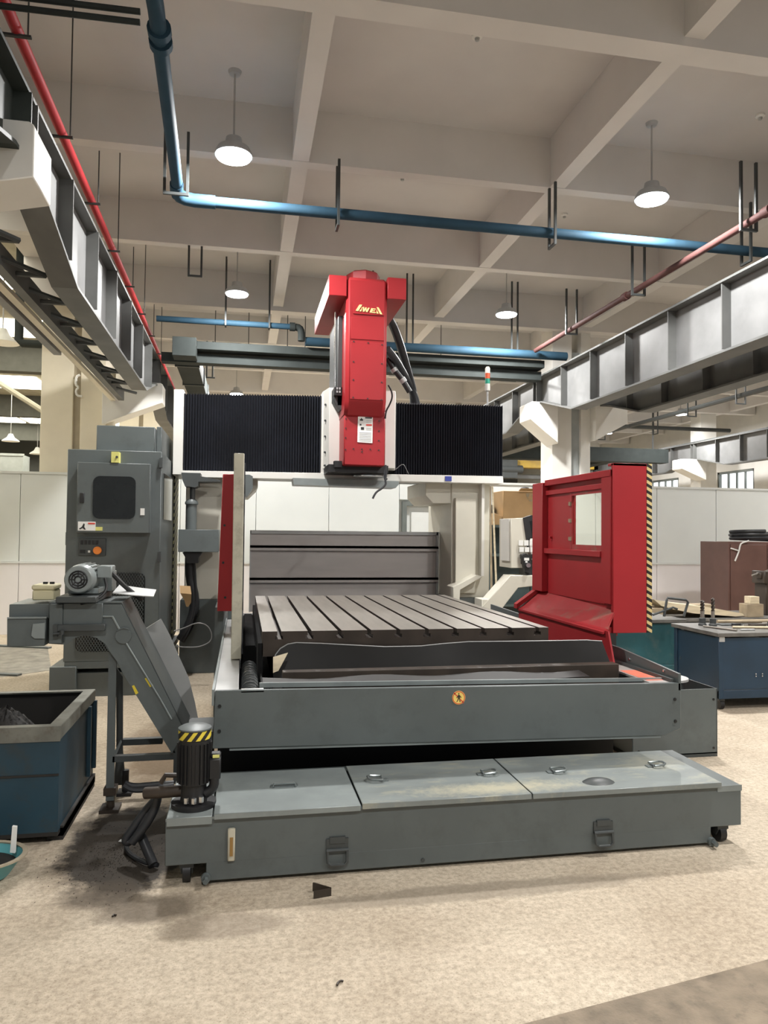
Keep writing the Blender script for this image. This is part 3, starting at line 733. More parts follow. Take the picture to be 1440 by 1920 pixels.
# left splash guard: cream edge post, red box behind
obj('left_guard', B().box(-.062, .004, 4.84, 6.1, .735, 2.055), 'cream_chip', mm, .004, label='tall cream guard panel with chipped paint, seen edge on')
b = B()
zz = .76
random.seed(3)
ed = []
while zz < 2.03:
    ed.append((4.90 + random.uniform(-.012, .012), zz)); zz += .04
obj('guard_seal', B().prism(ed + [(6.0, 2.03), (6.0, .76)], 'x', .004, .012), 'hose', mm)
obj('left_guard_box', B().prism([(-0.164, 2.013), (-0.066, 2.016), (-0.049, 0.909), (-0.192, 0.911)], 'y', 6.1, 7.1), 'red', mm, .004)
obj('left_bed_side', B().box(-.215, -.145, 6.3, 8.3, 0, .92), 'grey', mm)
obj('guard_screws', B().cyl((-.145, 6.10, 1.6), (-.145, 6.094, 1.6), .01, n=8).cyl((-.15, 6.1, 1.3), (-.15, 6.094, 1.3), .01, n=8).cyl((-.13, 6.1, 1.02), (-.13, 6.094, 1.02), .01, n=8), 'black', mm)

# right splash guard: red frame, sliding window, sloping chute
XG = 2.59
rg = obj('right_guard', B().prism([(4.86, .84), (6.22, 1.0), (6.22, 1.47), (4.86, 1.47)], 'x', XG + .012, XG + .03).box(XG + .012, XG + .03, 4.86, 6.22, 1.87, 2.0).box(XG + .012, XG + .03, 4.86, 5.0, 1.47, 1.87).box(XG + .012, XG + .03, 5.53, 6.22, 1.47, 1.87), 'red', mm, label='red splash guard with window and stripes')
def yz(b, y0, y1, z0, z1, x0, x1): b.box(x0, x1, y0, y1, z0, z1); return b
fr = B()
yz(fr, 6.02, 6.24, 1.06, 2.0, XG - .05, XG + .012)         # far upright
yz(fr, 4.86, 5.0, 1.06, 2.02, XG - .025, XG + .012)        # near upright
yz(fr, 4.86, 6.02, 1.97, 2.02, XG - .03, XG + .012)
yz(fr, 5.0, 6.02, 1.89, 1.93, XG - .02, XG + .012)
yz(fr, 5.0, 6.02, 1.39, 1.435, XG - .035, XG + .012)
obj('guard_frame', fr, 'red', rg, .003)
obj('upper_sheet', yz(B(), 5.56, 6.02, 1.435, 1.89, XG, XG + .012), 'red', rg)
obj('lower_sheet', yz(B(), 5.0, 6.02, 1.05, 1.39, XG + .002, XG + .012), 'red', rg)
obj('window_pane', yz(B(), 5.0, 5.53, 1.47, 1.87, XG + .006, XG + .011), 'glass', rg)
obj('window_surround', yz(yz(yz(B(), 5.53, 5.56, 1.435, 1.89, XG - .008, XG + .012), 5.0, 5.56, 1.435, 1.475, XG - .006, XG + .012), 5.0, 5.56, 1.865, 1.89, XG - .006, XG + .012), 'red_dirty', rg)
for z in (1.52, 1.665, 1.80): obj('window_clip', yz(B(), 5.53, 5.565, z - .015, z + .015, XG - .02, XG - .008), 'wood_dark', rg, label='small brass coloured clip')
obj('knob', B().cyl((XG, 5.93, 1.53), (XG - .02, 5.93, 1.53), .012, n=10), 'red', rg)
ch = obj('guard_chute', B().add([(XG + .01, 4.86, 1.02), (XG + .01, 6.2, 1.06), (2.40, 6.2, .90), (2.40, 4.62, .90), (XG + .01, 4.86, 1.0), (XG + .01, 6.2, 1.04), (2.41, 6.2, .885), (2.41, 4.62, .885)],
    [(0, 1, 2, 3), (7, 6, 5, 4), (0, 4, 5, 1), (1, 5, 6, 2), (2, 6, 7, 3), (3, 7, 4, 0)]), 'red_dirty', mm, label='sloping red chute under the window, worn and dusty')
obj('chute_rim', B().prism([(2.37, .94), (2.60, 1.10), (2.60, 1.06), (2.37, .90)], 'y', 6.17, 6.24).prism([(2.385, .90), (2.42, .92), (2.42, .90), (2.385, .885)], 'y', 4.62, 6.2), 'red', ch)
obj('chute_skirt', B().prism([(4.58, .91), (6.2, .91), (6.2, .70), (4.5, .70)], 'x', 2.40, 2.412).prism([(2.412, .90), (2.60, .90), (2.60, .72), (2.412, .72)], 'y', 4.86, 4.87), 'red', ch)
obj('guard_block', B().box(2.52, 2.60, 4.84, 4.95, .70, .86), 'black', mm)
gb = obj('guard_front_box', B().box(2.575, 2.835, 4.84, 4.87, .86, 2.065).box(2.835, 2.875, 4.86, 4.90, .86, 2.06).box(2.575, 2.87, 4.84, 4.92, 2.045, 2.065), 'red', mm, .003)
obj('hazard_stripe', B().box(2.835, 2.875, 4.838, 4.86, .86, 2.065), 'stripe_by', gb, label='black and pale yellow hazard stripe')

# rear splash plate
rp = obj('rear_plate', B().box(.09, 2.39, 8.95, 8.96, .6, 1.565), 'stainless', mm, label='upright bare metal plate with two ribs behind the table')
for z in (1.361, 0.978):
    obj('plate_rib', B().box(.09, 2.39, 8.90, 8.95, z, z + .03).box(.09, 2.39, 8.90, 8.905, z - .03, z + .03), 'stainless', rp)
obj('plate_edge', B().box(.09, 2.39, 8.92, 8.95, 1.53, 1.57).box(.085, .10, 8.92, 8.96, .6, 1.57).box(2.37, 2.40, 8.92, 8.96, .6, 1.57), 'alu', rp)

# gantry columns
def leg(x0, x1, inner):
    o = obj('gantry_column', B().box(x0, x1, 8.4, 9.5, .80, 2.17), 'cream', mm, .008)
    obj('column_foot', B().box(x0 - .04, x1 + .04, 8.36, 9.7, 0, .80), 'grey', o, .006)
    return o
rl = leg(2.41, 2.88, 2.41)
obj('column_cover', bx(2.44, 2.684, 8.32, 8.4, .86, 1.969), 'cream', rl, .004)
obj('cover_rail', B().box(2.749, 2.782, 8.30, 8.4, 1.06, 2.16), 'creamw', rl)
obj('slanted_cover', B().prism([(2.358, 0.944), (2.635, 1.083), (2.705, 1.065), (2.44, 0.914), (2.435, 0.799), (2.359, 0.8)], 'y', 8.12, 8.4), 'cream', rl, .003)
obj('haunch', B().prism([(2.099, 2.159), (2.1, 1.996), (2.191, 1.904), (2.412, 1.908), (2.41, 2.166)], 'y', 8.42, 9.4), 'cream', mm, .006)
ll = leg(-.62, -.14, -.14)
obj('haunch', B().prism([(-.14, 2.17), (.16, 2.17), (.16, 2.05), (.06, 1.95), (-.14, 1.95)], 'y', 8.42, 9.4), 'cream', mm, .006)
obj('support_bracket', B().prism([(0.063, 2.159), (0.097, 2.142), (0.099, 2.017), (0.044, 1.931), (0.022, 1.93), (0.019, 2.158)], 'y', 8.0, 8.4), 'grey', mm)

# cross beam with bellows
cb = obj('cross_beam', B().box(-.62, 2.98, 8.42, 9.5, 2.20, 2.98), 'grey_dark', mm)
obj('beam_end', B().box(-0.754, -0.648, 8.25, 9.0, 2.16, 3.085), 'creamw', cb, .004)
obj('bottom_rail', B().prism([(-0.657, 2.202), (2.972, 2.227), (2.979, 2.152), (2.972, 2.14), (-0.656, 2.133)], 'y', 8.2, 8.45), 'creamw', cb, .003)
obj('drip_pan', B().prism([(0.53, 2.144), (1.716, 2.136), (1.716, 2.1), (1.68, 2.058), (0.542, 2.069)], 'y', 8.12, 8.4), 'greyl', cb)
obj('blue_tag', B().box(2.274, 2.35, 8.19, 8.2, 2.155, 2.21), 'blue_tag', cb, label='small blue tag')
def bellows(x0, x1, zb0, zb1, zt0, zt1, label):
    n = int((x1 - x0) / .029)
    pts = []
    for i in range(n):
        a = x0 + (x1 - x0) * i / n; c = x0 + (x1 - x0) * (i + .5) / n
        pts += [(a, 8.31), (c, 8.27)]
    pts.append((x1, 8.31))
    b = B(); nn = len(pts)
    v = []
    for i, (x, y) in enumerate(pts):
        f = (x - x0) / (x1 - x0)
        v.append((x, y, zb0 + (zb1 - zb0) * f))
    for i, (x, y) in enumerate(pts):
        f = (x - x0) / (x1 - x0)
        v.append((x, y, zt0 + (zt1 - zt0) * f + (.006 if i % 2 else -.006)))
    for i, (x, y) in enumerate(pts): v.append((x, 8.95, zt0))
    b.add(v, [(i, i + 1, nn + i + 1, nn + i) for i in range(nn - 1)] + [(nn + i, nn + i + 1, 2 * nn + i + 1, 2 * nn + i) for i in range(nn - 1)])
    return obj('bellows', b, 'bellows', cb, label=label)
bellows(-0.655, 0.855, 2.209, 2.212, 3.046, 3.09, 'black pleated bellows left of the red head')
bellows(1.7, 3.004, 2.22, 2.227, 3.048, 3.066, 'black pleated bellows right of the red head')

# saddle, head and spindle
sd = obj('saddle', B().prism([(0.858, 8.26), (0.866, 8.22), (0.907, 8.0), (1.053, 8.0), (1.053, 8.6), (0.858, 8.6)], 'z', 2.262, 3.132), 'creamw', mm, .003)
obj('saddle_cover', B().prism([(1.528, 8.0), (1.642, 8.0), (1.702, 8.26), (1.702, 8.6), (1.528, 8.6)], 'z', 2.268, 3.127), 'creamw', sd, .003)
obj('end_strip', B().box(0.849, 0.885, 8.22, 8.4, 2.207, 3.098), 'creamw', sd)
b = B()
for v in (757, 787, 817, 847, 872):
    p = (0.885, 8.12, 2.719)
    z = 1.55 + (998 - v) / 1387 * 8.12
    b.cyl((p[0], 8.12, z), (p[0] - .012, 8.105, z), .012, n=8)
obj('saddle_screws', b, 'dark_steel', sd)
YR = 7.5
hd = obj('head', B().box(1.022, 1.457, 7.62, 8.5, 2.254, 2.831), 'red', mm, .01)
xl, xr = 1.016, 1.446
zt = 4.199; z1 = 2.905; z2 = 2.747
up = obj('head_cover', B().prism([(7.5, zt), (7.5, z1), (7.61, z2), (8.4, z2), (8.4, zt)], 'x', xl, xr), 'red', hd, .035)
obj('cap', B().lathe([(.18, 0), (.18, .085), (.15, .105), (.02, .105)], ((xl + xr) / 2 - .01, 7.72, zt), 8), 'red', hd)
obj('cap_knob', B().lathe([(.03, .10), (.03, .125), (.01, .13)], ((xl + xr) / 2 - .05, 7.70, zt), 8), 'grey_dark', hd)
for v0, v1 in ((596, 637), (641, 750)):
    obj('cover_plate', B().box(1.06, 1.412, 7.494, 7.5, 1.55 + (999.5 - v1) / 1387 * 7.64, 1.55 + (999.5 - v0) / 1387 * 7.64), 'red', hd, .002)
b = B()
for u, v in ((663, 642), (690, 643), (716, 645), (663, 680), (716, 681), (663, 714), (716, 716), (663, 747), (690, 748), (716, 749)):
    x = xl + (u - 649) / 77 * (xr - xl); z = 1.55 + (999.5 - v) / 1387 * 7.64
    b.cyl((x, 7.494, z), (x, 7.489, z), .008, n=6)
for u, v in ((653, 787), (716, 789), (653, 805), (716, 808), (653, 823), (716, 826), (653, 845), (668, 843), (684, 843), (700, 843), (716, 844), (684, 848)):
    x = xl + (u - 649) / 77 * (xr - xl); z = 1.55 + (999.5 - v) / 1387 * 7.76
    b.cyl((x, 7.62, z), (x, 7.614, z), .008, n=6)
o = obj('cover_screws', b, 'print', hd); o['kind'] = 'stuff'
# name plate with the maker's letters
lp = obj('name_plate', B().prism([(1.083, 3.937), (1.408, 3.937), (1.409, 3.809), (1.084, 3.81)], 'y', 7.490, 7.5), 'red', hd)
def glyph(*px):
    return [(xl + (u - 649) / 77 * (xr - xl), 1.55 + (999.5 - v) / 1387 * 7.64) for u, v in px]
lt = B()
z0 = lambda x, y: (640 + x / 14.4, 540 + y / 14.4)
for poly in (
    ((470, 462), (545, 462), (440, 640), (368, 632)),                      # A: long stroke
    ((536, 525), (552, 526), (520, 645), (468, 641), (500, 590), (516, 592)),
    ((566, 518), (598, 520), (600, 588), (632, 524), (662, 526), (664, 600), (704, 530), (748, 532), (690, 650), (646, 648), (640, 580), (604, 646), (562, 645)),          # W
    ((790, 536), (915, 546), (905, 570), (835, 565), (826, 588), (895, 594), (886, 614), (815, 610), (806, 632), (915, 640), (905, 668), (745, 655)),   # E
    ((935, 500), (990, 504), (1095, 690), (1030, 682)),                    # A mirrored
    ((935, 560), (950, 600), (995, 675), (935, 670))):
    lt.prism(glyph(*[z0(x, y) for x, y in poly]), 'y', 7.484, 7.490)
obj('name_letters', lt, 'logo', hd, label='raised yellow maker letters')
# warning plate on the head
wl = obj('warning_label', B().prism([(x, z) for x, z in [(1.165, 2.766), (1.323, 2.761), (1.321, 2.491), (1.162, 2.497)]], 'y', 7.612, 7.62), 'white', hd)
mk = B(); mr = B(); mg = B()
def mark(b, u0, v0, u1, v1, y=7.611, d=.001): b.add(*box_uv(u0, v0, u1, v1, y, d))
def box_uv(u0, v0, u1, v1, y, d):
    k = B(); s = 77 / (xr - xl) * 7.5 / 7.62
    cx0 = 1.166
    f = lambda u: cx0 + (u - 670.5) / 1387 * 7.72
    g = lambda v: 1.55 + (999.5 - v) / 1387 * 7.76
    k.box(f(u0), f(u1), y - d, y, g(v1), g(v0)); return k.v, k.f
mark(mk, 674, 787, 680, 790); mark(mk, 676, 785, 678, 789); mark(mk, 684, 783, 697, 785.5); mark(mk, 674, 796, 677, 799); mark(mk, 676, 802, 682, 807)
mark(mr, 686, 796, 697, 799)
for v in (789, 792, 803, 806): mark(mg, 686, v, 696, v + .8)
for v in (812, 815, 818, 821, 824, 827): mark(mg, 673, v, 696, v + .8)
obj('label_symbols', mk, 'print', hd); obj('label_heading', mr, 'print_red', hd); obj('label_lines', mg, 'print_grey', hd)
# side boxes at the top of the head
zw0 = 3.988; zw1 = 4.199
obj('head_wing', B().box(0.833, xl + .0, 7.5, 9.06, zw0, zw1), 'red', hd, .004)
obj('head_wing', B().box(xr, 1.645, 7.5, 9.06, 3.993, 4.218), 'red', hd, .004)
# guide rail, rod and connector left of the head
obj('guide_rail', B().box(0.973, 1.053, 7.8, 8.6, 2.907, 3.868), 'dark_steel', hd)
obj('balance_rod', B().cyl((0.963, 7.95, 3.067), (0.963, 7.95, 3.948), .018, n=12), 'chrome', hd)
cn = obj('connector_box', B().box(0.931, 1.016, 7.75, 8.0, 2.999, 3.096), 'black', hd, .006)
obj('cable_clamp', B().prism([(0.932, 3.007), (1.023, 3.011), (1.025, 2.862), (1.002, 2.861), (0.967, 2.906), (0.932, 2.961)], 'y', 7.8, 8.0), 'dark_steel', hd)
b = B()
for du in (631, 636):
    for dv in (729, 735): b.box(0.952 + (du - 631) * .0056, 0.952 + (du - 631) * .0056 + .016, 7.742, 7.75, 1.55 + (999 - dv - 4) / 1387 * 7.9, 1.55 + (999 - dv) / 1387 * 7.9)
obj('connector_pins', b, 'print_grey', cn)
# spindle
sp = obj('spindle', B().lathe([(.20, .05), (.20, .02), (.165, .0), (.165, -.06), (.12, -.07)], (1.342, 7.98, 2.232), 28), 'dark_steel', mm)
obj('spindle_plate', B().box(0.878, 1.52, 7.75, 8.4, 2.191, 2.271), 'black', sp)
obj('spindle_ring', B().lathe([(.17, -.055), (.178, -.06), (.178, -.07), (.15, -.075)], (1.342, 7.98, 2.232), 28), 'chrome', sp)
obj('bracket', B().box(0.934, 1.013, 7.7, 7.8, 2.237, 2.304), 'black', sp)
obj('coolant_hose', B().tube([(1.452, 7.55, 2.259), (1.459, 7.55, 2.159), (1.448, 7.55, 2.103), (1.46, 7.55, 2.059), (1.415, 7.55, 2.013), (1.359, 7.55, 1.979), (1.331, 7.55, 1.934), (1.32, 7.55, 1.906)], .011, 8, 2).tube([(1.447, 7.55, 2.214), (1.436, 7.55, 2.147), (1.448, 7.55, 2.092), (1.47, 7.55, 2.12)], .008, 6, 2), 'hose', mm, label='black hose dangling below the spindle')
obj('stray_wire', B().tube([(1.684, 8.15, 2.27), (1.769, 8.15, 2.345), (1.807, 8.15, 2.273), (1.832, 8.15, 2.22)], .004, 5, 2), 'conduit', mm)
obj('head_cable', B().tube([(1.482, 7.6, 3.108), (1.516, 7.6, 3.053), (1.529, 7.6, 2.98), (1.495, 7.6, 2.894), (1.461, 7.6, 2.837), (1.451, 7.6, 2.752)], .009, 6, 2), 'black', mm)
obj('cable_hose', B().tube([(1.662, 8.5, 4.077), (1.734, 8.6, 4.02), (1.836, 8.7, 3.84), (1.976, 8.9, 3.565), (2.075, 9.03, 3.362), (2.102, 9.08, 3.224), (2.111, 9.08, 2.967)], .05, 12, 2), 'hose', mm, label='thick black cable hose arching from the head')
obj('cable_hose', B().tube([(1.63, 8.45, 3.702), (1.741, 8.55, 3.624), (1.9, 8.8, 3.507), (2.027, 9, 3.408), (2.132, 9.06, 3.221), (2.155, 9.06, 2.965)], .048, 12, 2), 'hose', mm, label='second black cable hose, lower of the two')
hs = obj('air_hose', B().tube([(1.66, 8.6, 3.632), (1.739, 8.6, 3.508), (1.845, 8.6, 3.385), (1.938, 8.6, 3.242)], .035, 10), 'black', mm)
b = B()
for p, q in (((1.733, 8.6, 3.514), (1.759, 8.6, 3.477)), ((1.838, 8.6, 3.397), (1.871, 8.6, 3.354))): b.cyl(p, q, .042, n=12)
obj('hose_fitting', b, 'alu', hs)

# signal tower
st = obj('signal_tower', B().cyl((2.915, 8.6, 2.927), (2.912, 8.6, 3.306), .012, n=8), 'alu', mm, label='signal lamp tower with clear, red and green lenses')
x, _, z = (2.912, 8.6, 3.3)
obj('tower_base', B().lathe([(.03, 0), (.032, .01), (.032, .085)], (x, 8.6, z), 16), 'creamw', st)
obj('green_lens', B().lathe([(.03, .087), (.03, .148)], (x, 8.6, z), 16), 'green_lamp', st)
obj('red_lens', B().lathe([(.03, .15), (.03, .215)], (x, 8.6, z), 16), 'red_lamp', st)
obj('clear_lens', B().lathe([(.03, .217), (.03, .275), (.02, .295), (.004, .30)], (x, 8.6, z), 16), 'clear_lamp', st)

# tool changer between cabinet and gantry
ta = obj('changer_arm', B().box(-0.653, -0.244, 7.9, 8.3, 1.335, 1.568), 'grey', mm, .004)
obj('changer_bracket', B().prism([(-0.637, 2.16), (-0.442, 2.159), (-0.442, 2.126), (-0.24, 2.091), (-0.239, 2.074), (-0.463, 2.069), (-0.462, 2.025), (-0.494, 2.007), (-0.564, 2.017), (-0.597, 2.016), (-0.625, 2.082)], 'y', 7.95, 8.2), 'grey_dark', ta)
obj('changer_rod', B().cyl((-0.526, 8.05, 1.809), (-0.526, 8.05, 2.12), .028, n=14), 'dark_steel', ta)
obj('changer_cylinder', B().lathe([(.055, -.28), (.055, .0), (.068, .01), (.068, .03), (.045, .06)], (-0.534, 8.05, 1.826), 18), 'grey', ta)
obj('lower_bracket', B().prism([(-0.612, 1.328), (-0.418, 1.329), (-0.449, 1.273), (-0.454, 1.217), (-0.567, 1.217), (-0.579, 1.273)], 'y', 7.95, 8.2), 'black', ta)
obj('cable_bundle', B().tube([(-0.537, 8.05, 1.303), (-0.54, 8.05, 1.135), (-0.521, 8.05, 0.994), (-0.486, 8.05, 0.854), (-0.489, 8.05, 0.714), (-0.531, 8.05, 0.575), (-0.588, 8.05, 0.464), (-0.625, 8.05, 0.409)], .05, 10, 1).tube([(-0.495, 8, 1.249), (-0.475, 8, 1.026), (-0.466, 8, 0.803), (-0.495, 8, 0.608), (-0.547, 8, 0.47), (-0.6, 8, 0.405)], .012, 6, 1), 'black', ta)
obj('loop_wire', B().tube([(-0.653, 7.6, 0.563), (-0.557, 7.6, 0.588), (-0.439, 7.6, 0.644), (-0.336, 7.6, 0.622), (-0.283, 7.6, 0.531), (-0.292, 7.6, 0.452), (-0.394, 7.6, 0.401), (-0.528, 7.6, 0.398), (-0.62, 7.6, 0.41)], .006, 6, 2), 'conduit', ta)
obj('paper_cover', B().sheet([[(-0.625, 7.85, 0.992), (-0.519, 7.85, 0.986)], [(-0.616, 7.82, 0.918), (-0.505, 7.82, 0.907)], [(-0.574, 7.85, 0.839), (-0.51, 7.85, 0.817)], [(-0.558, 7.86, 0.778), (-0.537, 7.86, 0.773)]], .004), 'card', ta, label='scrap of brown paper hung on the cables')

# ------------------------------------------------------------------ coolant tank in front of the machine
ct = thing('coolant_tank', 'low wide grey coolant tank with three lids, a pump and casters', 'tank', (1.1, 3.6, 0))
YT = 3.37
tk = obj('tank_body', B().box(-.31, 2.495, YT, 3.98, .095, .296).box(-.135, 2.325, YT, 3.95, .018, .10), 'grey', ct, .003)
obj('tank_seam', B().box(-.31, -.10, YT - .004, YT, .286, .298).box(2.36, 2.497, YT - .003, YT, .268, .297), 'greyl', tk)
def lid(x0, x1, mat, z, handles, label):
    o = obj('lid', B().box(x0, x1, 3.352, 3.90, z - .006, z).box(x0, x1, 3.346, 3.356, z - .026, z), mat, ct, .002, label)
    for hx, hy, s in handles:
        h = B().box(hx - .03 * s, hx + .0, hy - .018, hy + .018, z, z + .006)
        h.tube([(hx, hy - .03, z + .012), (hx + .055 * s, hy - .03, z + .016), (hx + .07 * s, hy - .015, z + .018), (hx + .07 * s, hy + .015, z + .018), (hx + .055 * s, hy + .03, z + .016), (hx, hy + .03, z + .012), (hx, hy - .03, z + .012)], .006, 6)
        obj('lid_handle', h, 'handle', o)
    return o
l1 = lid(-.105, .545, 'greyl', .316, [], 'left tank lid, grey and clean')
x, y = 0.217, 3.652
obj('lid_handle', B().tube([(x - .055, y - .012, .318), (x - .05, y - .012, .335), (x + .05, y - .012, .335), (x + .055, y - .012, .318)], .006, 6).box(x - .065, x + .065, y - .006, y + .02, .316, .322), 'handle', l1)
lid(.552, 1.365, 'lid_old', .322, [(0.698, 3.646, -1), (1.223, 3.652, 1)], 'middle tank lid with a pale crusty stain')
lid(1.372, 2.37, 'lid_old', .322, [(1.593, 3.628, 1), (2.158, 3.635, 1)], 'right tank lid with pale stains')
obj('dry_chips', B().lathe([(.07, .322), (.05, .334), (.02, .341), (.004, .342)], (1.759, 3.452, 0), 14, 1.2, .8), 'grey_dark', ct, label='small heap of dark dust on the right lid').__setitem__('kind', 'stuff')
obj('pump_plate', B().box(-.305, -.112, 3.355, 3.90, .296, .306).box(-.305, -.112, 3.352, 3.358, .27, .306), 'greyl', ct, .002)
# sight glass and latches
sg = obj('sight_glass', B().box(-0.044, -0.012, YT - .018, YT, 0.103, 0.245), 'cream_chip', tk, .004)
obj('amber_tube', B().box(-0.035, -0.021, YT - .021, YT - .017, 0.127, 0.208), 'amber', tk)
def latch(px, pz):
    b = B().box(px - .05, px + .05, YT - .008, YT, pz - .005, pz + .05).box(px - .035, px + .035, YT - .012, YT, pz + .03, pz + .058)
    b.tube([(px - .045, YT - .012, pz + .0), (px - .043, YT - .02, pz - .05), (px - .03, YT - .02, pz - .062), (px + .03, YT - .02, pz - .062), (px + .043, YT - .02, pz - .05), (px + .045, YT - .012, pz)], .007, 7)
    b.cyl((px - .05, YT - .012, pz), (px + .05, YT - .012, pz), .008, n=8)
    obj('latch', b, 'grey_dark', tk)
latch(0.442, 0.117); latch(1.74, 0.112)
for p in ((-0.135, 3.37, 0.035), (2.324, 3.37, 0.026)):
    obj('drain_plug', B().cyl((p[0], YT, p[2]), (p[0], YT - .014, p[2]), .022, .02, n=14).cyl((p[0], YT - .02, p[2]), (p[0], YT - .045, p[2]), .013, n=6), 'grey', tk)
p = (0.842, 3.37, 0.041)
obj('tank_bolt', B().cyl((p[0], YT, p[2]), (p[0], YT - .006, p[2]), .009, n=8), 'grey_dark', tk)
def caster(x, y, r=.045):
    o = obj('caster', B().box(x - .03, x + .03, y - .035, y + .035, r * 1.55, .096).prism([(y - .035, r * 1.6), (y + .035, r * 1.6), (y + .012, r * .8), (y - .012, r * .8)], 'x', x - .026, x - .02).prism([(y - .035, r * 1.6), (y + .035, r * 1.6), (y + .012, r * .8), (y - .012, r * .8)], 'x', x + .02, x + .026), 'dark_steel', ct)
    obj('wheel', B().cyl((x - .017, y, r), (x + .017, y, r), r, n=18), 'black', o)
caster(-.22, 3.43); caster(2.41, 3.43); caster(2.45, 3.86); caster(-.22, 3.88)

# coolant pump on the tank
px, py, pz = -.20, 3.50, .306
pu = obj('pump', B().lathe([(.10, 0), (.10, .02), (.06, .022), (.055, .10), (.068, .105), (.068, .30), (.071, .302), (.071, .345), (.06, .352)], (px, py, pz), 28), 'black', ct, label='black coolant pump motor with a striped band')
fb = B()
for k in range(22):
    a = 2 * math.pi * k / 22
    c, s = math.cos(a), math.sin(a)
    fb.add([(px + r * c - w_ * s, py + r * s + w_ * c, pz + z) for r in (.066, .078) for w_ in (-.0015, .0015) for z in (.11, .285)], [(0, 1, 3, 2), (4, 6, 7, 5), (0, 4, 5, 1), (2, 3, 7, 6), (1, 5, 7, 3), (0, 2, 6, 4)])
obj('cooling_fins', fb, 'black', pu)
obj('warning_band', B().lathe([(.073, .305), (.073, .343)], (px, py, pz), 32), 'stripe_pump', pu, label='yellow and black striped band')
obj('fan_cover', B().lathe([(.074, .346), (.074, .352), (.058, .36), (.03, .362), (.012, .366)], (px, py, pz), 28), 'grey', pu)
obj('terminal_box', B().box(px + .065, px + .118, py - .04, py + .03, pz + .12, pz + .215).box(px + .07, px + .118, py - .03, py + .02, pz + .215, pz + .235), 'black', pu, .006)
obj('rating_plate', B().box(px + .082, px + .112, py - .032, py - .0305, pz + .217, pz + .231), 'pale_yellow', pu)
b = B()
for a in (-2.2, -1.5, -.8): b.cyl((px + .05 * math.cos(a), py + .05 * math.sin(a) - .02, pz + .03), (px + .05 * math.cos(a), py + .05 * math.sin(a) - .02, pz + .055), .012, n=6)
obj('pump_bolt', b, 'chrome', pu)
obj('elbow', B().tube([(px + .09, py - .02, pz + .13), (px + .09, py - .02, pz + .08), (px + .05, py - .02, pz + .055)], .022, 10, 2), 'black', pu)
obj('outlet_pipe', B().tube([(px - .05, py + .02, pz + .06), (px - .14, py + .03, pz + .055), (px - .22, py + .06, pz + .045)], .026, 12).tube([(px - .06, py + .05, pz + .12), (px - .13, py + .05, pz + .125), (px - .15, py + .05, pz + .09)], .012, 8), 'brown_bar', pu)
# hoses from the pump down to the floor
obj('pump_hose', B().tube([(-0.368, 3.62, 0.328), (-0.376, 3.62, 0.271), (-0.406, 3.62, 0.205), (-0.448, 3.62, 0.148), (-0.482, 3.62, 0.107)], .02, 10, 2).tube([(-0.388, 3.66, 0.283), (-0.44, 3.66, 0.224), (-0.487, 3.66, 0.152), (-0.512, 3.66, 0.117), (-0.519, 3.66, 0.093), (-0.49, 3.66, 0.096), (-0.453, 3.66, 0.15), (-0.421, 3.66, 0.215), (-0.392, 3.66, 0.253)], .018, 10, 2), 'hose', ct, label='black hoses looping down to the floor')
obj('floor_hose', B().tube([(-0.535, 3.879, 0.018), (-0.529, 3.771, 0.018), (-0.493, 3.693, 0.018), (-0.43, 3.614, 0.018), (-0.359, 3.568, 0.018)], .011, 8, 2), 'hose', ct)
obj('hose_leg', B().tube([(-0.378, 3.567, 0.02), (-0.438, 3.66, 0.1), (-0.453, 3.66, 0.133)], .022, 10), 'hose', ct)
obj('return_hose', B().tube([(-0.592, 4.1, 0.217), (-0.56, 4.1, 0.193), (-0.511, 4.1, 0.185), (-0.436, 4.1, 0.194), (-0.338, 4.1, 0.2)], .016, 8, 2).tube([(-0.59, 4.12, 0.221), (-0.547, 4.12, 0.202), (-0.438, 4.12, 0.207), (-0.34, 4.12, 0.208)], .014, 8, 2), 'hose', ct)

# ------------------------------------------------------------------ chip conveyor
cv = thing('chip_conveyor', 'grey inclined chip conveyor with motor, discharging over the blue bin', 'conveyor', (-.8, 4.5, 0))
YC, YD = 4.3, 4.66
side = [(-1.027, 1.146), (-0.654, 1.143), (-0.302, 0.43), (-0.369, 0.312), (-0.635, 0.758), (-0.67, 0.829), (-0.708, 0.883), (-0.734, 0.927), (-0.779, 0.96), (-0.837, 0.975), (-0.892, 0.962), (-0.935, 0.925), (-1.022, 0.932)]
sp1 = obj('side_plate', B().prism(side, 'y', YC, YC + .008), 'grey', cv)
obj('side_plate', B().prism(side, 'y', YD - .008, YD), 'grey', cv)
top = [(-1.027, 1.152), (-0.651, 1.149), (-0.296, 0.432)]
rib = B()
for (a, c) in ((top[0], top[1]),): rib.box(a[0], c[0], YC, YD, a[1] - .004, a[1] + .004)
obj('top_cover', rib, 'grey', cv)
inc = B().prism([top[1], top[2], (top[2][0] - .015, top[2][1] - .03), (top[1][0] - .02, top[1][1] - .02)], 'y', YC + .01, YD - .01)
obj('incline_cover', inc, 'grey_dark', cv)
low = [(-0.369, 0.312), (-0.635, 0.758), (-0.708, 0.883)]
obj('incline_base', B().prism([low[0], low[1], low[2], (low[2][0] + .02, low[2][1]), (low[1][0] + .02, low[1][1]), (low[0][0] + .02, low[0][1])], 'y', YC + .01, YD - .01), 'grey_dark', cv)
obj('flange_bead', B().tube([(-0.755, 4.295, 1.077), (-0.697, 4.295, 1.076), (-0.653, 4.295, 0.994)], .006, 6).tube([(-0.624, 4.295, 0.932), (-0.437, 4.295, 0.619), (-0.372, 4.295, 0.502)], .005, 6), 'greyl', sp1)
pc = (-0.637, 4.3, 0.969)
